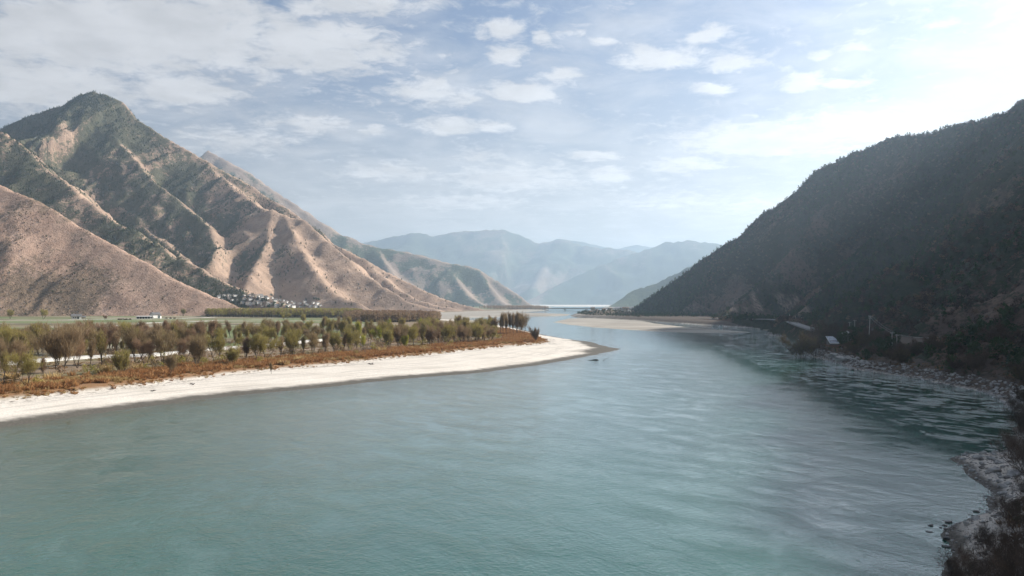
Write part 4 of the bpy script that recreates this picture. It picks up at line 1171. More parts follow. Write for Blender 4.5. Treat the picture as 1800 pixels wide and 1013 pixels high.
blist.sort(key=lambda q: uof(q[0]))
for i, (o, kd) in enumerate(blist):
    o['group'] = 'bushes along the right bank'; o['label'] = '%s, %s from the left among those lining the right bank' % (kd, ordn(i + 1))

# dry ground cover between the bushes
r = np.random.default_rng(43); N = 26000
y = r.uniform(60, 700, N); x = r.uniform(40, 340, N); sR = poly_sd(x, y, RIGHT)
m = (sR > 5.5) & (sR < 55) & (x / y < 0.72) & (r.random(N) < 0.8); x, y = x[m], y[m]
spm = np.exp(-((x - 88) ** 2 + (y - 138) ** 2) / (2 * 20 ** 2)) < 0.35
x, y = x[spm], y[spm]
zz = np.maximum(gzs(x, y), np.where(x > 125, sample_grid(HR, 2, x, y), -9))
bank_kinds = kinds('bankcover', [make_tuft('bankgrass_%d' % i, 360 + i, 1.0, 0.9, 45, [M_BROWNGRASS, M_DRYBUSH], 0.5, 0.05) for i in range(3)] +
                   [make_leafy('bankshrub_%d' % i, 370 + i, 1.6, 1.1, 90, 0.2, [M_DRYBUSH if i else M_EVERGREEN], 5, False, 0, 0.1) for i in range(3)])
scatter('bank_scrub', np.stack([x, y, zz - 0.05], 1), r.uniform(0.5, 1.3, len(x)), r.integers(0, 6, len(x)), bank_kinds, 'brown undergrowth covering the right bank', 'undergrowth')

# stones: many small ones as one mass, the large ones one by one
rock_meshes = [make_rock('rock_%d' % i, 900 + i, M_STONE, 0.6) for i in range(5)] + [make_rock('darkrock_%d' % i, 910 + i, M_STONE_DK, 0.6) for i in range(3)]
rock_kinds = kinds('stones', rock_meshes)
r = np.random.default_rng(44); N = 60000
y = r.uniform(205, 760, N); x = r.uniform(120, 300, N); sR = poly_sd(x, y, RIGHT)
m = (sR > -1.2) & (sR < 7.0) & (r.random(N) < 0.75) & (x / y < .72); x, y, sR = x[m], y[m], sR[m]
scatter('riprap', np.stack([x, y, np.maximum(gzs(x, y), -0.1) + 0.1], 1), r.uniform(0.5, 1.8, len(x)), np.where(r.random(len(x)) < .8, r.integers(0, 5, len(x)), r.integers(5, 8, len(x))), rock_kinds, 'grey stone rubble facing the right bank above the water', 'stones')
N = 30000
y = r.uniform(60, 172, N); x = r.uniform(36, 125, N); sR = poly_sd(x, y, RIGHT)
m = (sR > -0.6) & (sR < 24) & (r.random(N) < np.where(sR < 14, 0.8, 0.35)) & (x / y < .72); x, y, sR = x[m], y[m], sR[m]
scatter('shore_stones', np.stack([x, y, np.maximum(gzs(x, y), -0.05)], 1), r.uniform(0.12, 0.5, len(x)), np.where(r.random(len(x)) < .45, r.integers(0, 5, len(x)), r.integers(5, 8, len(x))), rock_kinds, 'loose grey stones over the near right shore', 'stones')


def boulder(x, y, size, seed, mat=M_STONE, flat=0.65, sink=0.22, name='boulder'):
    o = link(name, make_rock(name, seed, mat, flat, 2))
    o.location = (x, y, max(gz(x, y), -0.12) + size * flat * (0.5 - sink)); o.scale = (size, size * rnd.uniform(.7, 1), size)
    o.rotation_euler = (rnd.uniform(-.2, .2), rnd.uniform(-.2, .2), rnd.random() * 6.28)
    o['category'] = 'boulder'
    return o


for (u, v, s_, lab) in [(1400, 617, 4.2, 'pale slanted boulder at the very point of the right bank'), (1466, 631, 4.6, 'large upright grey boulder at the water where the stone bank turns'),
                        (1478, 636, 5.0, 'broad grey boulder low at the water beside the upright one'), (1489, 637, 3.4, 'pale boulder right of the broad grey one at the water'),
                        (1498, 648, 3.2, 'lone pale boulder standing out into the river'), (1517, 645, 3.2, 'pale boulder at the start of the long rubble bank')]:
    x, y = G(u, v, 0.8); o = boulder(x, y, s_, int(u), M_STONE, 0.7); o['label'] = lab
NAMED_R = [(1783, 832, 2.6, 'large flat-topped boulder lying on the shingle spit'), (1748, 822, 2.2, 'pale slab at the middle of the shingle spit'), (1717, 798, 1.6, 'upright pale stone on the far edge of the spit'),
           (1742, 800, 1.9, 'flat slab on the far edge of the spit, right of the upright stone'), (1762, 848, 1.6, 'rounded pale rock below the large flat boulder'), (1766, 862, 1.2, 'small white rock where the spit narrows')]
for (u, v, s_, lab) in NAMED_R:
    x, y = G(u, v, 1.4); o = boulder(x, y, s_, int(u), M_STONE, 0.5); o['label'] = lab
near = []
for t_ in range(3000):
    y = rnd.uniform(78, 160); x = rnd.uniform(45, 110)
    if x / y > 0.66: continue
    s_ = poly_sd(np.array([x]), np.array([y]), RIGHT)[0]
    if not -0.3 < s_ < 16: continue
    if any((x - o.location.x) ** 2 + (y - o.location.y) ** 2 < 2.2 for o in near): continue
    o = boulder(x, y, rnd.uniform(0.45, 1.1), 2000 + t_, M_STONE if rnd.random() < .6 else M_STONE_DK, rnd.uniform(.45, .7)); near.append(o)
    if len(near) >= 110: break
near.sort(key=lambda o: -o.location.y)
for i, o in enumerate(near):
    o['group'] = 'rocks of the near right shore'; o['label'] = 'grey rock on the near right shore, %s counting from the spit towards the viewer' % ordn(i + 1)
for i, (u, v, s_, lab) in enumerate([(1636, 923, 1.0, 'dark wet rock farthest out in the shallows'), (1634, 934, .8, 'dark wet rock nearest the viewer in the outer shallows'), (1653, 926, .7, 'small dark rock midway in the shallows'),
                                     (1661, 923, .8, 'dark rock close to the near shore in the shallows'), (1668, 917, 1.1, 'round dark rock just off the near shore'), (1659, 914, .6, 'small dark rock behind the round one off the near shore'),
                                     (1664, 948, .9, 'dark rock at the water edge under the bare foreground shrubs'), (1663, 960, 1.0, 'dark rock in the water below the shore shrubs')]):
    x, y = G(u, v, 0.1); o = boulder(x, y, s_, 3000 + i, M_STONE_WET, 0.55, 0.3, 'wet_rock'); o['label'] = lab; o['category'] = 'rock'

# bare shrubs in the right foreground
PROTO['s0'] = make_tree('shrub_a', 870, 12.0, 9, 0.75, 0.5, 0.0, 1.7, 0.022, 3, (3, 4), 0.35, 0.12, 6, (M_DRYBUSH, M_DRYBUSH))
PROTO['s1'] = make_tree('shrub_b', 871, 12.0, 8, 0.9, 0.55, 0.0, 1.6, 0.022, 3, (3, 4), 0.3, 0.1, 6, (M_DRYBUSH, M_DRYBUSH))
LEAFM['shrub'] = (M_BANKTWIG, M_BANKTWIG)
fs = []
for (u, v, z_, hgt, pr_) in [(1690, 1015, 2, 5.0, 's0'), (1740, 1020, 3, 5.5, 's1'), (1790, 1015, 4, 6.0, 's0'), (1715, 985, 3, 4.2, 's1'), (1760, 970, 4, 4.8, 's0'), (1800, 950, 5, 5.5, 's1'), (1735, 945, 3.5, 3.6, 's0'),
                             (1790, 915, 4.5, 4.8, 's1'), (1775, 890, 4, 3.6, 's0'), (1700, 1050, 2.5, 5.0, 's1'), (1760, 1060, 4, 6.5, 's0'), (1815, 985, 6, 6.0, 's0'), (1815, 870, 4, 5.0, 's1'),
                             (1800, 800, 4, 8.0, 's0'), (1790, 775, 4, 7.5, 's1'), (1812, 760, 4, 9.5, 's0'), (1806, 735, 4, 9.0, 's1'), (1818, 820, 4, 8.0, 's1')]:
    x, y = G(u, v, z_)
    o = plant('bare_shrub', pr_, x, y, gz(x, y) - 0.1, hgt, rnd.random() * 6.28, 'shrub', 'shrub', 1.0); fs.append(o)
fs.sort(key=lambda o: -o.location.y)
for i, o in enumerate(fs):
    o['group'] = 'bare shrubs at the right edge'; o['label'] = 'dark bare shrub on the near right shore, %s nearest from the cove' % ordn(i + 1)
    o['label'] = 'dark bare shrub at the right edge, %s counting from the cove to the viewer' % ordn(i + 1)


# ------------------------------------------------------------------ tracks, fences, fields
def ribbon(name, pts, width, zs, mat, side=0.0, thick=0.25, kind='structure'):
    """a strip with sides along a plan polyline"""
    n = len(pts); V = []; FA = []
    for i, (p, z_) in enumerate(zip(pts, zs)):
        a = Vector(pts[max(i - 1, 0)][:2]); b = Vector(pts[min(i + 1, n - 1)][:2]); d = (b - a).normalized(); nn = Vector((-d.y, d.x)) * width / 2
        for (s, dz) in ((1.0 + side, -thick), (1, 0), (-1, 0), (-1.0 - side, -thick)):
            V.append((p[0] + nn.x * s, p[1] + nn.y * s, z_ + dz))
    for i in range(n - 1):
        for j in range(3):
            q = i * 4 + j; FA.append((q, q + 4, q + 5, q + 1))
    return link(name, mesh_np(name, V, FA, [mat], smooth=False), kind=kind)


def smooth_line(pts, n=6):
    p = np.array(pts, float); out = []
    for i in range(len(p) - 1):
        p0 = p[max(i - 1, 0)]; p1 = p[i]; p2 = p[i + 1]; p3 = p[min(i + 2, len(p) - 1)]
        for k_ in range(n):
            s = k_ / n
            out.append(0.5 * ((2 * p1) + (-p0 + p2) * s + (2 * p0 - 5 * p1 + 4 * p2 - p3) * s * s + (-p0 + 3 * p1 - 3 * p2 + p3) * s ** 3))
    out.append(p[-1]); return [tuple(q) for q in out]


tr = smooth_line([G(u, v, 5.2) for u, v in [(-60, 643), (0, 637), (70, 632), (140, 627), (200, 624), (260, 622), (310, 618), (360, 613), (400, 610), (440, 607.5), (500, 603), (560, 597), (600, 593), (628, 591)]])
ribbon('farm_track', tr, 5.0, [max(gz(*p), 3.0) + 1.15 for p in tr], M_CONCRETE, 0.35, 1.6)
for nm, pp, wd, mt in [('field_track', [(200, 574), (240, 570), (290, 567.5), (340, 566.5), (380, 564)], 5, M_CONCRETE), ('field_track', [(-20, 594), (30, 593.4), (70, 594)], 2.5, M_CONCRETE),
                       ('field_track', [(120, 563), (260, 561.5), (330, 560), (380, 558)], 6, M_CONCRETE)]:
    q = smooth_line([G(u, v, 4.2) for u, v in pp]); ribbon(nm, q, wd, [gz(*p) + 0.25 for p in q], mt, 0.1, 0.4)


def fence(pix, z0, h_, nw, lab, step=9.0):
    q = [G(u, v, z0) for u, v in pix]
    L = [0]
    for a, b in zip(q[:-1], q[1:]): L.append(L[-1] + math.hypot(b[0] - a[0], b[1] - a[1]))
    n = max(2, int(L[-1] / step)); pts = []
    for i in range(n + 1):
        s = L[-1] * i / n; x = float(np.interp(s, L, [a[0] for a in q])); y = float(np.interp(s, L, [a[1] for a in q])); pts.append((x, y, gz(x, y)))
    o = empty('wire_fence', pts[0]); o['label'] = lab; o['category'] = 'fence'
    base = Vector(pts[0])
    tb = Tube(); tb.add([Vector((0, 0, -0.3)), Vector((0, 0, h_))], [0.07, 0.06], 6); pm = tb.mesh('post', M_POST)
    for p in pts:
        c = link('post', pm, o); c.location = Vector(p) - base
    for k_ in range(nw):
        tb = Tube(); tb.add([Vector(p) - base + Vector((0, 0, h_ * (k_ + 1) / nw - 0.05)) for p in pts], [0.03] * len(pts), 4)
        link('wire', tb.mesh('wire', M_WIRE), o)
    return o


fence([(0, 650), (60, 649), (130, 645)], 3.9, 1.6, 2, 'dark wire fence behind the leaning willow on the far left')
fence([(205, 637), (290, 634), (400, 628)], 3.9, 1.6, 3, 'dark wire fence behind the reddish trees')
fence([(430, 629), (520, 620), (600, 612), (680, 604), (700, 602)], 3.9, 2.0, 3, 'nearer dark wire trellis along the brown plot in the tree belt')
fence([(430, 620), (520, 612), (610, 604), (680, 597)], 3.9, 2.0, 3, 'farther dark wire trellis between the tree belt and the track')

# pale straw clumps that stand out from the rust grass
for i, (u, v, h_, lab) in enumerate([(186, 655, 3.2, 'tall pale straw clump left of the round olive willow'), (240, 652, 3.6, 'wide pale straw clump right of the round olive willow'), (92, 668, 2.6, 'small pale straw clump by the slim bare tree'),
                                     (525, 636, 3.2, 'pale straw clump in front of the trellis'), (670, 619, 3.4, 'tall pale straw plumes at the foot of the domed willow'), (497, 640, 2.2, 'thin pale straw clump near the lone sapling'),
                                     (106, 676, 1.8, 'low pale straw patch close above the beach'), (20, 668, 2.6, 'broad pale straw clump on the far left'), (790, 611, 2.2, 'small pale straw clump below the dense belt')]):
    x, y = G(u, v, 3.8)
    o = link('straw_clump', make_tuft('straw_clump', 1200 + i, h_, 1.6 + 0.5 * (i % 3), 260, [M_STRAW, M_STRAW], 0.35, 0.05)); o.location = (x, y, gz(x, y)); o['label'] = lab; o['category'] = 'grass clump'

# driftwood
x, y = G(1046, 633.5, 0)
o = empty('driftwood', (x, y, 0), 0, 1, 'dark waterlogged branch drifting off the gravel point', 'driftwood')
tb = Tube(); tb.add([Vector((-3.6, 0, -0.02)), Vector((-1.5, .2, .12)), Vector((.3, 0, .30)), Vector((1.3, -.1, .1)), Vector((1.9, 0, -.3))], [.06, .14, .32, .3, .2], 7); link('stump', tb.mesh('stump', M_WOOD), o)
tb = Tube(); tb.add([Vector((.2, 0, .2)), Vector((.5, .1, .7)), Vector((.4, .1, 1.0))], [.16, .1, .04], 5); link('root', tb.mesh('root', M_WOOD), o)
tb = Tube(); tb.add([Vector((3.8, 0.5, -.1)), Vector((5.2, .4, .6)), Vector((6.6, .2, 1.25)), Vector((7.4, .2, 1.3))], [.10, .09, .06, .03], 5); link('branch', tb.mesh('branch', M_WOOD), o)
for i, (u, v, s_, lab) in enumerate([(340, 673, 1.0, 'dark driftwood snag at the top of the beach near the middle of the bank'), (652, 640, 1.3, 'dark driftwood stump on the beach edge below the yellow-green willow'), (127, 688, 1.0, 'dark driftwood scraps on the beach below the leaning willow'),
                                     (958, 598, 1.6, 'dark drift pile on the gravel right of the lone bush'), (268, 683, .9, 'small driftwood branch lying at the grass edge')]):
    x, y = G(u, v, 2.5); q = random.Random(i); tb = Tube()
    for k_ in range(5):
        a = q.random() * 6.28; d = Vector((math.cos(a), math.sin(a) * .5, q.random() * .5)) * s_
        tb.add([Vector((0, 0, .1)), d * .6 + Vector((0, 0, .15)), d * 1.2], [.16 * s_, .12 * s_, .04], 5)
    o = link('driftwood', tb.mesh('driftwood', M_WOOD), None, lab, 'driftwood'); o.location = (x, y, gz(x, y))


# ------------------------------------------------------------------ buildings
def box(V, FA, MI, x0, x1, y0, y1, z0, z1, m=0):
    n = len(V); V += [(x0, y0, z0), (x1, y0, z0), (x1, y1, z0), (x0, y1, z0), (x0, y0, z1), (x1, y0, z1), (x1, y1, z1), (x0, y1, z1)]
    for f in ((0, 1, 5, 4), (1, 2, 6, 5), (2, 3, 7, 6), (3, 0, 4, 7), (4, 5, 6, 7)): FA.append(tuple(n + i for i in f)); MI.append(m)


def wall_mesh(name, L, W, h_, rise, mat):
    V = [(-L / 2, -W / 2, -1.5), (L / 2, -W / 2, -1.5), (L / 2, W / 2, -1.5), (-L / 2, W / 2, -1.5), (-L / 2, -W / 2, h_), (L / 2, -W / 2, h_), (L / 2, W / 2, h_), (-L / 2, W / 2, h_), (-L / 2, 0, h_ + rise), (L / 2, 0, h_ + rise)]
    FA = [(0, 1, 5, 4), (2, 3, 7, 6), (1, 2, 6, 5), (3, 0, 4, 7), (5, 6, 9, 9), (7, 4, 8, 8)]
    me = bpy.data.meshes.new(name); me.from_pydata(V, [], [tuple(dict.fromkeys(f)) for f in FA]); me.materials.append(mat); return me


def roof_mesh(name, L, W, h_, rise, mat, ov=0.5, th=0.22):
    k_ = rise / (W / 2); e = W / 2 + ov; l2 = L / 2 + ov; zt = h_ + rise + 0.06; ze = h_ - ov * k_ + 0.06
    V = []
    for xx in (-l2, l2): V += [(xx, -e, ze), (xx, 0, zt), (xx, e, ze), (xx, -e, ze + th), (xx, 0, zt + th), (xx, e, ze + th)]
    FA = [(0, 1, 7, 6), (1, 2, 8, 7), (3, 9, 10, 4), (4, 10, 11, 5), (0, 6, 9, 3), (2, 5, 11, 8), (0, 3, 4, 1), (1, 4, 5, 2), (6, 7, 10, 9), (7, 8, 11, 10)]
    me = bpy.data.meshes.new(name); me.from_pydata(V, [], FA); me.materials.append(mat); return me


def slab_mesh(name, x0, x1, y0, y1, z0, z1, mat):
    V = []; FA = []; MI = []; box(V, FA, MI, x0, x1, y0, y1, z0, z1); FA.append((0, 3, 2, 1))
    me = bpy.data.meshes.new(name); me.from_pydata(V, [], FA); me.materials.append(mat); return me


HOUSES = []
for i, (L, W, h_, rise, wm, rm) in enumerate([(12, 7.5, 5.6, 2.0, M_WHITEWALL, M_ROOF), (9, 7, 5.0, 1.8, M_WHITEWALL, M_ROOF), (15, 7, 3.6, 1.7, M_WHITEWALL, M_ROOF), (10, 8, 6.2, 2.0, M_CREAM, M_ROOF_BROWN), (8, 6, 3.4, 1.5, M_WHITEWALL, M_ROOF_BROWN), (11, 7, 4.5, 1.8, M_MUD, M_ROOF_BROWN)]):
    win = slab_mesh('window_%d' % i, -0.7, 0.7, -W / 2 - 0.06, -W / 2 + 0.05, h_ * 0.55, h_ * 0.55 + 1.3, M_DARK)
    HOUSES.append((wall_mesh('wall_%d' % i, L, W, h_, rise, wm), roof_mesh('roof_%d' % i, L, W, h_, rise, rm), win, L))


def house(x, y, z, kind, rz, sc=1.0):
    wm, rm, wn, L = HOUSES[kind]
    o = empty('house', (x, y, z), rz, sc); o['category'] = 'house'
    link('wall', wm, o); link('roof', rm, o)
    for k_ in (-1, 0, 1):
        q = link('window', wn, o); q.location = (k_ * L * 0.28, 0, 0)
    return o


# white village on the fan under the peak
vil = []; q = random.Random(5)
while len(vil) < 62:
    u = q.uniform(384, 566); t_ = (u - 384) / 182
    top = np.interp(t_, [0, .15, .4, .55, .8, 1], [520, 519, 521, 526, 533, 536]); bot = np.interp(t_, [0, .2, .5, 1], [526, 536, 540.5, 541.5])
    v = q.uniform(top, bot)
    if q.random() < .25 and t_ > .6: continue
    # find the ground under that line of sight on the peak's fan
    ds = np.arange(1540, 2250, 4.0); xs = (u - 900) / F * ds; zs = H + (HZ - v) / F * ds
    zg = np.maximum(sample_grid(HA, 2, xs, ds), 4.0); hit = np.nonzero(zg >= zs)[0]
    if len(hit) == 0: continue
    d = ds[hit[0]]; x = (u - 900) / F * d
    if any((x - a.location.x) ** 2 + (d - a.location.y) ** 2 < 11 ** 2 for a in vil): continue
    vil.append(house(x, d, float(zg[hit[0]]), q.choice([0, 0, 1, 1, 2, 4, 1, 0, 3]), q.choice([0.7, 0.9, 1.1, 1.3, 0.8]) + q.uniform(-.2, .2), q.uniform(.62, .95)))
vil.sort(key=uof)
for i, o in enumerate(vil):
    o['group'] = 'white houses of the village under the peak'; o['label'] = 'whitewashed house, %s from the left in the village below the peak' % ordn(i + 1)
vt = []
for k_ in range(26):
    o_ = q.choice(vil); x = o_.location.x + q.uniform(-18, 18); y = o_.location.y - q.uniform(8, 20); z = max(float(sample_grid(HA, 2, np.array([x]), np.array([y]))[0]), 4)
    o = empty('village_tree', (x, y, z - 0.5), q.random() * 6, q.uniform(1.2, 2.1)); link('crown', bush_r['e%d' % q.randrange(3)], o); vt.append(o); o['category'] = 'tree'
for (u, v) in [(552, 527.5), (556, 527.5), (560, 528), (477, 520.5), (493, 524)]:
    ds = np.arange(1560, 2400, 4.0); xs = (u - 900) / F * ds; zs = H + (HZ - v) / F * ds; hit = np.nonzero(sample_grid(HA, 2, xs, ds) >= zs)[0]
    if len(hit):
        d = ds[hit[0]]; o = empty('village_tree', ((u - 900) / F * d, d, float(zs[hit[0]]) - 0.5), 0, 1.5); link('crown', bush_r['e0'], o); vt.append(o); o['category'] = 'tree'
vt.sort(key=uof)
for i, o in enumerate(vt):
    o['group'] = 'dark trees among the village houses'; o['label'] = 'dark evergreen tree, %s from the left among the white village houses' % ordn(i + 1)

# farmsteads at the foot of the brown hill
x, y = G(134, 561.5, 4.2)
o = empty('farmhouse', (x, y, gz(x, y)), 0.6, 1.0, 'dark-roofed white farmhouse alone at the foot of the brown hill', 'house')
link('wall', wall_mesh('fh_wall', 12, 8, 4.2, 2.6, M_WHITEWALL), o); link('roof', roof_mesh('fh_roof', 12, 8, 4.2, 2.6, M_ROOF, 1.2, .4), o)
link('door', slab_mesh('fh_door', 0.8, 3.4, -4.12, -3.9, 0, 3.0, M_DARK), o)
for k_ in (-4.2, -1.4):
    c = link('window', slab_mesh('fh_win', -0.8, 0.8, -4.1, -3.9, 1.2, 2.8, M_DARK), o); c.location = (k_, 0, 0)
a = link('annex_roof', roof_mesh('fh_annex', 7, 6, 2.6, 1.4, M_ROOF, .6, .3), o); a.location = (8.5, 0, 0)
a = link('annex_wall', wall_mesh('fh_annexw', 7, 6, 2.6, 1.4, M_CREAM), o); a.location = (8.5, 0, 0)
x, y = G(254, 560.5, 4.2)
o = empty('long_barn', (x, y, gz(x, y)), 0.05, 1.0, 'long low barn with pale roof and dark open front below the brown hill', 'barn')
link('wall', wall_mesh('lb_wall', 21, 8, 2.9, 0.6, M_DARK), o); link('roof', roof_mesh('lb_roof', 21, 8, 3.0, 0.9, M_CONCRETE, .8, .5), o)
for k_ in range(6):
    c = link('post', slab_mesh('lb_post', -.25, .25, -4.2, -3.95, 0, 3.0, M_WHITEWALL), o); c.location = (-10 + k_ * 4, 0, 0)
x, y = G(273, 559.8, 4.2)
o = empty('gabled_house', (x, y, gz(x, y)), 0.95, 1.0, 'white gabled house at the right end of the long barn', 'house')
link('wall', wall_mesh('gh_wall', 12, 9, 5.6, 3.0, M_WHITEWALL), o); link('roof', roof_mesh('gh_roof', 12, 9, 5.6, 3.0, M_ROOF, .9, .4), o)
x, y = G(280.5, 560.3, 4.2)
o = empty('small_outhouse', (x, y, gz(x, y)), 0, 1.0, 'small white outhouse right of the gabled house', 'shed')
link('wall', wall_mesh('so_wall', 4, 4, 3.4, .8, M_WHITEWALL), o); link('roof', roof_mesh('so_roof', 4, 4, 3.4, .8, M_ROOF, .3, .2), o)
for i, u in enumerate([209, 213.5, 218, 223, 228, 292, 300, 307]):
    x, y = G(u, 563.2 if u < 250 else 561, 4.2)
    o = link('field_heap', make_leafy('field_heap', 60 + i, 1.8, 2.4, 160, 0.4, [M_DRYBUSH], 5, False, 0, .1), None, 'dark heap, %s from the left at the field edge by the farm' % ordn(i + 1), 'heap', 'dark heaps at the field edge'); o.location = (x, y, gz(x, y))

# far village on the right shore, in front of the bridge
rv = []
while len(rv) < 26:
    u = q.uniform(1036, 1112); v = q.uniform(545.5 - (u - 1036) * .035, 553)
    d = q.uniform(1560, 1950); x = (u - 900) / F * d; z = H + (HZ - v) / F * d
    if z < 4 or any((x - a.location.x) ** 2 + (d - a.location.y) ** 2 < 12 ** 2 for a in rv): continue
    rv.append(house(x, d, max(z, gz(x, d)), q.choice([3, 5, 3, 1, 5, 4, 0]), q.uniform(-.2, 1.1), q.uniform(.5, .75)))
# the low rise they stand on
X, Y = np.meshgrid(np.arange(120, 420, 6.0), np.arange(1480, 2100, 6.0))
Zr = np.full(X.shape, -3.0)
for o in rv:
    Zr = np.maximum(Zr, o.location.z + 0.3 - 0.22 * np.hypot(X - o.location.x, Y - o.location.y))
sRr = poly_sd(X, Y, RIGHT); Zr = np.minimum(Zr, sRr * 0.25)
Zr = Zr + (fbm(X / 25, Y / 25, 211, 3) - .5) * 1.2
link('village_rise', grid_mesh('village_rise', X, Y, Zr, mountain_material('rise', (0.12, 0.09, 0.065), (0.21, 0.16, 0.115), (0.05, 0.055, 0.035), (0.09, 0.09, 0.055), sc=2.0), dict(veg=np.full(X.shape, .35)), Zr > -1), kind='structure')
rv.sort(key=uof)
for i, o in enumerate(rv):
    zz = float(np.max([o.location.z - 0.0])); o['group'] = 'houses of the far village on the right shore'
    o['label'] = 'small house, %s from the left in the far village on the right shore' % ordn(i + 1)
r = np.random.default_rng(77); N = 4200
x = r.uniform(125, 420, N); y = r.uniform(1330, 2080, N); sR = poly_sd(x, y, RIGHT)
zz = np.maximum(gzs(x, y), sample_grid((X, Y, Zr), 2, x, np.clip(y, 1480, 2090)))
m = (sR > 14 + 30 * sstep(1500 - y, 0, 150) * 0) & (sR < 210) & (r.random(N) < .8); x, y, zz = x[m], y[m], zz[m]
scatter('far_shore_trees', np.stack([x, y, zz - .4], 1), r.uniform(.35, .85, len(x)), r.integers(0, 10, len(x)), pine_kinds, 'hazy dark trees around the far village on the right shore', 'trees')

# bridge across the far reach
d = 3150
bx0 = (948 - 900) / F * d; bx1 = (1075 - 900) / F * d; bz = H + (HZ - 542.2) / F * d
o = empty('river_bridge', (bx0, d, 0), 0, 1, 'long low concrete beam bridge crossing the far end of the river', 'bridge')
L = bx1 - bx0
link('deck', slab_mesh('deck', -120, L + 120, -6, 6, bz - 3.0, bz, M_STONE), o)
for s_ in (-1, 1):
    c = link('parapet', slab_mesh('parapet', -120, L + 120, -.3, .3, bz + 0.003, bz + 1.2, M_STONE), o); c.location = (0, s_ * 5.6, 0)
for k_ in range(4):
    c = link('pier', slab_mesh('pier', -3, 3, -5, 5, -4, bz - 3.003, M_STONE), o); c.location = (L * (0.06 + k_ * 0.295), 0, 0)

# ------------------------------------------------------------------ right bank: road, poles, shed, boats
for line in (RD, RD2):
    rd = smooth_line(line)
    ribbon('bank_road', [p[:2] for p in rd], 6.5, [p[2] for p in rd], M_ASPHALT, 0.1, 1.0)


def pole(u, v_base, v_top, d, lab, arms=1, lean=0.0):
    x, y, _ = P(u, v_base, d); zb = H + (HZ - v_base) / F * d; h_ = (v_base - v_top) / F * d
    zl = land_z(x, y); low = min(zl, zb)
    o = empty('utility_pole', (x, y, low), 0, 1, lab, 'utility pole'); h_ = h_ + zb - low
    tb = Tube(); tb.add([Vector((0, 0, -1)), Vector((lean * .5, 0, h_ / 2)), Vector((lean, 0, h_))], [.22, .19, .15], 8); link('shaft', tb.mesh('shaft', M_POLE), o)
    for k_ in range(arms):
        zz = h_ - 0.5 - k_ * 1.0
        c = link('crossarm', slab_mesh('crossarm', -1.1, 1.1, -.07, .07, zz, zz + .14, M_POLE), o); c.location = (lean, -0.24, 0)
        for s_ in (-1, 0, 1):
            ins = Tube(); ins.add([Vector((0, 0, 0.003)), Vector((0, 0, .3))], [.07, .05], 6); w_ = link('insulator', ins.mesh('insulator', M_WHITEPAINT), c); w_.location = (s_ * .95, 0, zz + .14)
    return Vector((x + lean, y - .24, low + h_ - .2))


tops = {}
tops['a'] = pole(1527, 584, 555, 455, 'tall slightly leaning concrete pole above the olive bank bush', 2, 0.8)
tops['b'] = pole(1568, 612, 584, 400, 'left of the paired concrete poles on the right bank', 1)
tops['c'] = pole(1576.5, 611, 588, 408, 'right of the paired concrete poles on the right bank', 1)
tops['d'] = pole(1667, 622, 591, 360, 'concrete pole with one arm before the bare upright trees', 1)
pole(1651.5, 617, 604, 380, 'short concrete post left of the one-armed pole', 0)
tops['e'] = pole(1790, 619, 597, 330, 'concrete pole at the right edge of the bank', 1)
tops['f'] = pole(1493.5, 577, 566, 600, 'distant small pole with crossarm behind the russet tree', 1)
tops['g'] = pole(1502.5, 582, 563, 560, 'distant pole behind the russet tree, right of the small one', 1)
pole(1388, 562, 552, 720, 'left of the three distant roadside poles', 0); pole(1398.5, 567, 555, 690, 'middle one of the three distant roadside poles', 0); pole(1408.5, 570, 558, 660, 'right of the three distant roadside poles', 0)


def wires(a, b, lab, n=2, sag=1.2):
    o = empty('power_line', a, 0, 1, lab, 'power line')
    for k_ in range(n):
        off = Vector(((k_ - (n - 1) / 2) * 1.8, 0, .2)); tb = Tube(); pts = []
        for i in range(11):
            s = i / 10; pts.append((b - a) * s + off + Vector((0, 0, -4 * sag * s * (1 - s))))
        tb.add(pts, [.035] * 11, 4); link('wire', tb.mesh('wire', M_WIRE_LIGHT), o)


wires(tops['a'], tops['b'], 'pair of wires dropping from the tall leaning pole to the paired poles', 2, 1.0)
wires(tops['c'], tops['d'], 'wires from the paired poles to the one-armed pole', 2, 1.2)
wires(tops['d'], tops['e'], 'wires from the one-armed pole to the pole at the right edge', 2, 1.6)

# tin-roofed shed on a plank deck
d = 425; x, y, z = P(1464, 606, d)
o = empty('tin_shed', (x, y, z), 0.12, 1, 'tumbledown shed with grey tin roof on a brown plank deck above the bank', 'shed')
link('deck', slab_mesh('shed_deck', -3.4, 3.0, -3.0, 2.6, -.35, 0.0, M_PLANK), o)
for i in range(9):
    c = link('deck_plank', slab_mesh('deck_plank', -.33, .33, -3.12, -3.003, -.95, 0.02, M_PLANK), o); c.location = (-3.0 + i * .72, 0, rnd.uniform(-.12, .05))
zgr = land_z(x, y - 2.5)
for xx in (-2.4, 0.4, 2.4):
    c = link('pillar', slab_mesh('pillar', -.22, .22, -.22, .22, zgr - z - 1.5, -.353, M_STONE_DK), o); c.location = (xx, -2.4, 0)
link('wall', slab_mesh('shed_wall', -2.4, 2.3, -1.2, 2.2, 0.003, 2.2, M_STONE_DK), o)
for i in range(8):   # corrugated sheets, the last two slumped
    x0 = -2.85 + i * .66; sl_ = 0.0 if i < 6 else (i - 5) * 0.45
    V = []; FA = []
    for j in range(7):
        xx = x0 + j * .11; zz = .05 * math.cos(j * math.pi)
        V += [(xx, -2.4, 0.95 + zz - sl_ * .3), (xx, 2.0, 4.4 + zz - sl_)]
    for j in range(6): FA.append((2 * j, 2 * j + 2, 2 * j + 3, 2 * j + 1))
    c = link('roof_sheet', mesh_np('roof_sheet', V, FA, [M_TIN], smooth=False), o); md = c.modifiers.new('thickness', 'SOLIDIFY'); md.thickness = .03
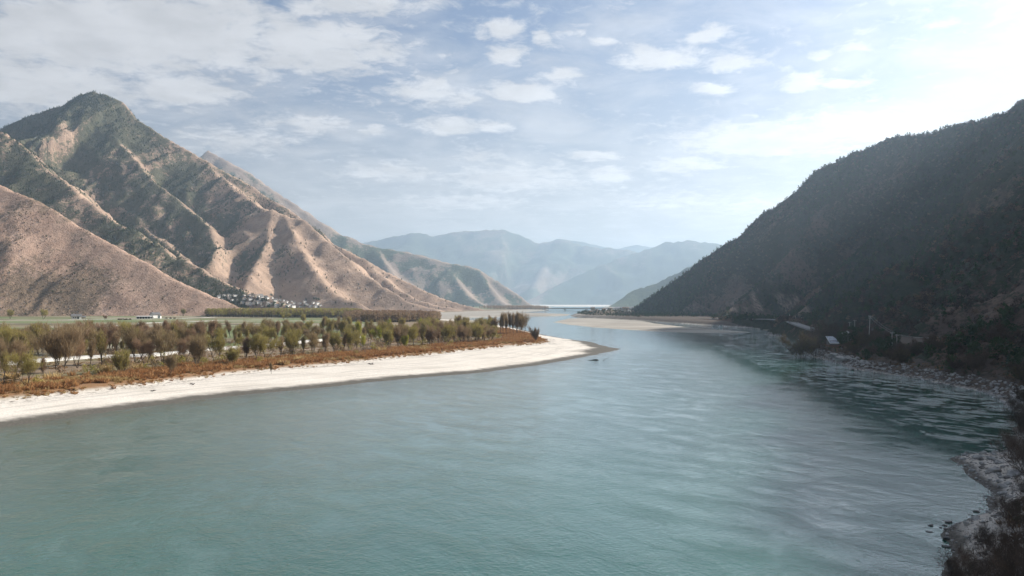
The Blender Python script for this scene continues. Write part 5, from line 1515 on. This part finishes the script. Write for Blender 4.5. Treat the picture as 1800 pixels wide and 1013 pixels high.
link('eave_board', slab_mesh('eave_board', -2.9, 2.0, -2.56, -2.46, .62, .95, M_WHITEPAINT), o)
link('verge_board', mesh_np('verge', [(-2.98, -2.45, .75), (-2.88, -2.45, .75), (-2.88, 2.0, 4.2), (-2.98, 2.0, 4.2), (-2.98, -2.45, 1.15), (-2.88, -2.45, 1.15), (-2.88, 2.0, 4.6), (-2.98, 2.0, 4.6)], [(0, 1, 2, 3), (4, 7, 6, 5), (0, 4, 5, 1), (1, 5, 6, 2), (2, 6, 7, 3), (3, 7, 4, 0)], [M_WHITEPAINT], smooth=False), o)
d = 445; x, y, z = P(1487, 590, d)
o = empty('lean_to', (x, y, z), 0.3, 1, 'small lean-to with pale tilted roof behind the tin-roofed shed', 'shed')
link('roof', mesh_np('lean_roof', [(-2.2, -1, .6), (1.6, -1.3, 1.6), (1.9, 1.2, 2.6), (-2.0, 1.2, 1.4), (-2.2, -1, .45), (1.6, -1.3, 1.45), (1.9, 1.2, 2.45), (-2.0, 1.2, 1.25)], [(0, 1, 2, 3), (7, 6, 5, 4), (0, 4, 5, 1), (1, 5, 6, 2), (2, 6, 7, 3), (3, 7, 4, 0)], [M_CONCRETE], smooth=False), o)
link('wall', slab_mesh('lean_wall', -1.6, 1.3, -.6, .9, -3, .7, M_STONE_DK), o)

# small boats moored behind the gravel bar
for i, (u, v, L_, lab) in enumerate([(1267, 575.6, 5.5, 'small white-cabined boat moored behind the gravel bar'), (1257, 574.6, 8, 'low grey boat moored left of the white-cabined one')]):
    x, y = G(u, v, 0)
    o = empty('moored_boat', (x, y, 0), 0.1, 1, lab, 'boat')
    hl = []
    for k_ in range(9):
        s = k_ / 8 * 2 - 1; wd = 1.1 * (1 - abs(s) ** 3); sh = .75 + .35 * abs(s) ** 2
        hl += [(s * L_ / 2 * .9, -wd * .6, -.3), (s * L_ / 2, -wd, sh), (s * L_ / 2, wd, sh), (s * L_ / 2 * .9, wd * .6, -.3)]
    FA = []
    for k_ in range(8):
        for j in range(3): a = k_ * 4 + j; FA.append((a, a + 4, a + 5, a + 1))
    link('hull', mesh_np('hull', hl, FA, [M_WHITEPAINT if i == 0 else M_CONCRETE], smooth=False), o)
    link('cabin', slab_mesh('cabin', -L_ * .28, L_ * .3, -.8, .8, .76, 2.4 if i == 0 else 1.6, M_WHITEPAINT if i == 0 else M_CONCRETE), o)
    link('cabin_roof', slab_mesh('cabin_roof', -L_ * .33, L_ * .35, -1, 1, 2.403 if i == 0 else 1.603, 2.55 if i == 0 else 1.75, M_WHITEPAINT), o)
    link('cabin_window', slab_mesh('cabin_window', -L_ * .2, L_ * .2, -.84, -.79, 1.1 if i else 1.4, 1.45 if i else 2.1, M_DARK), o)
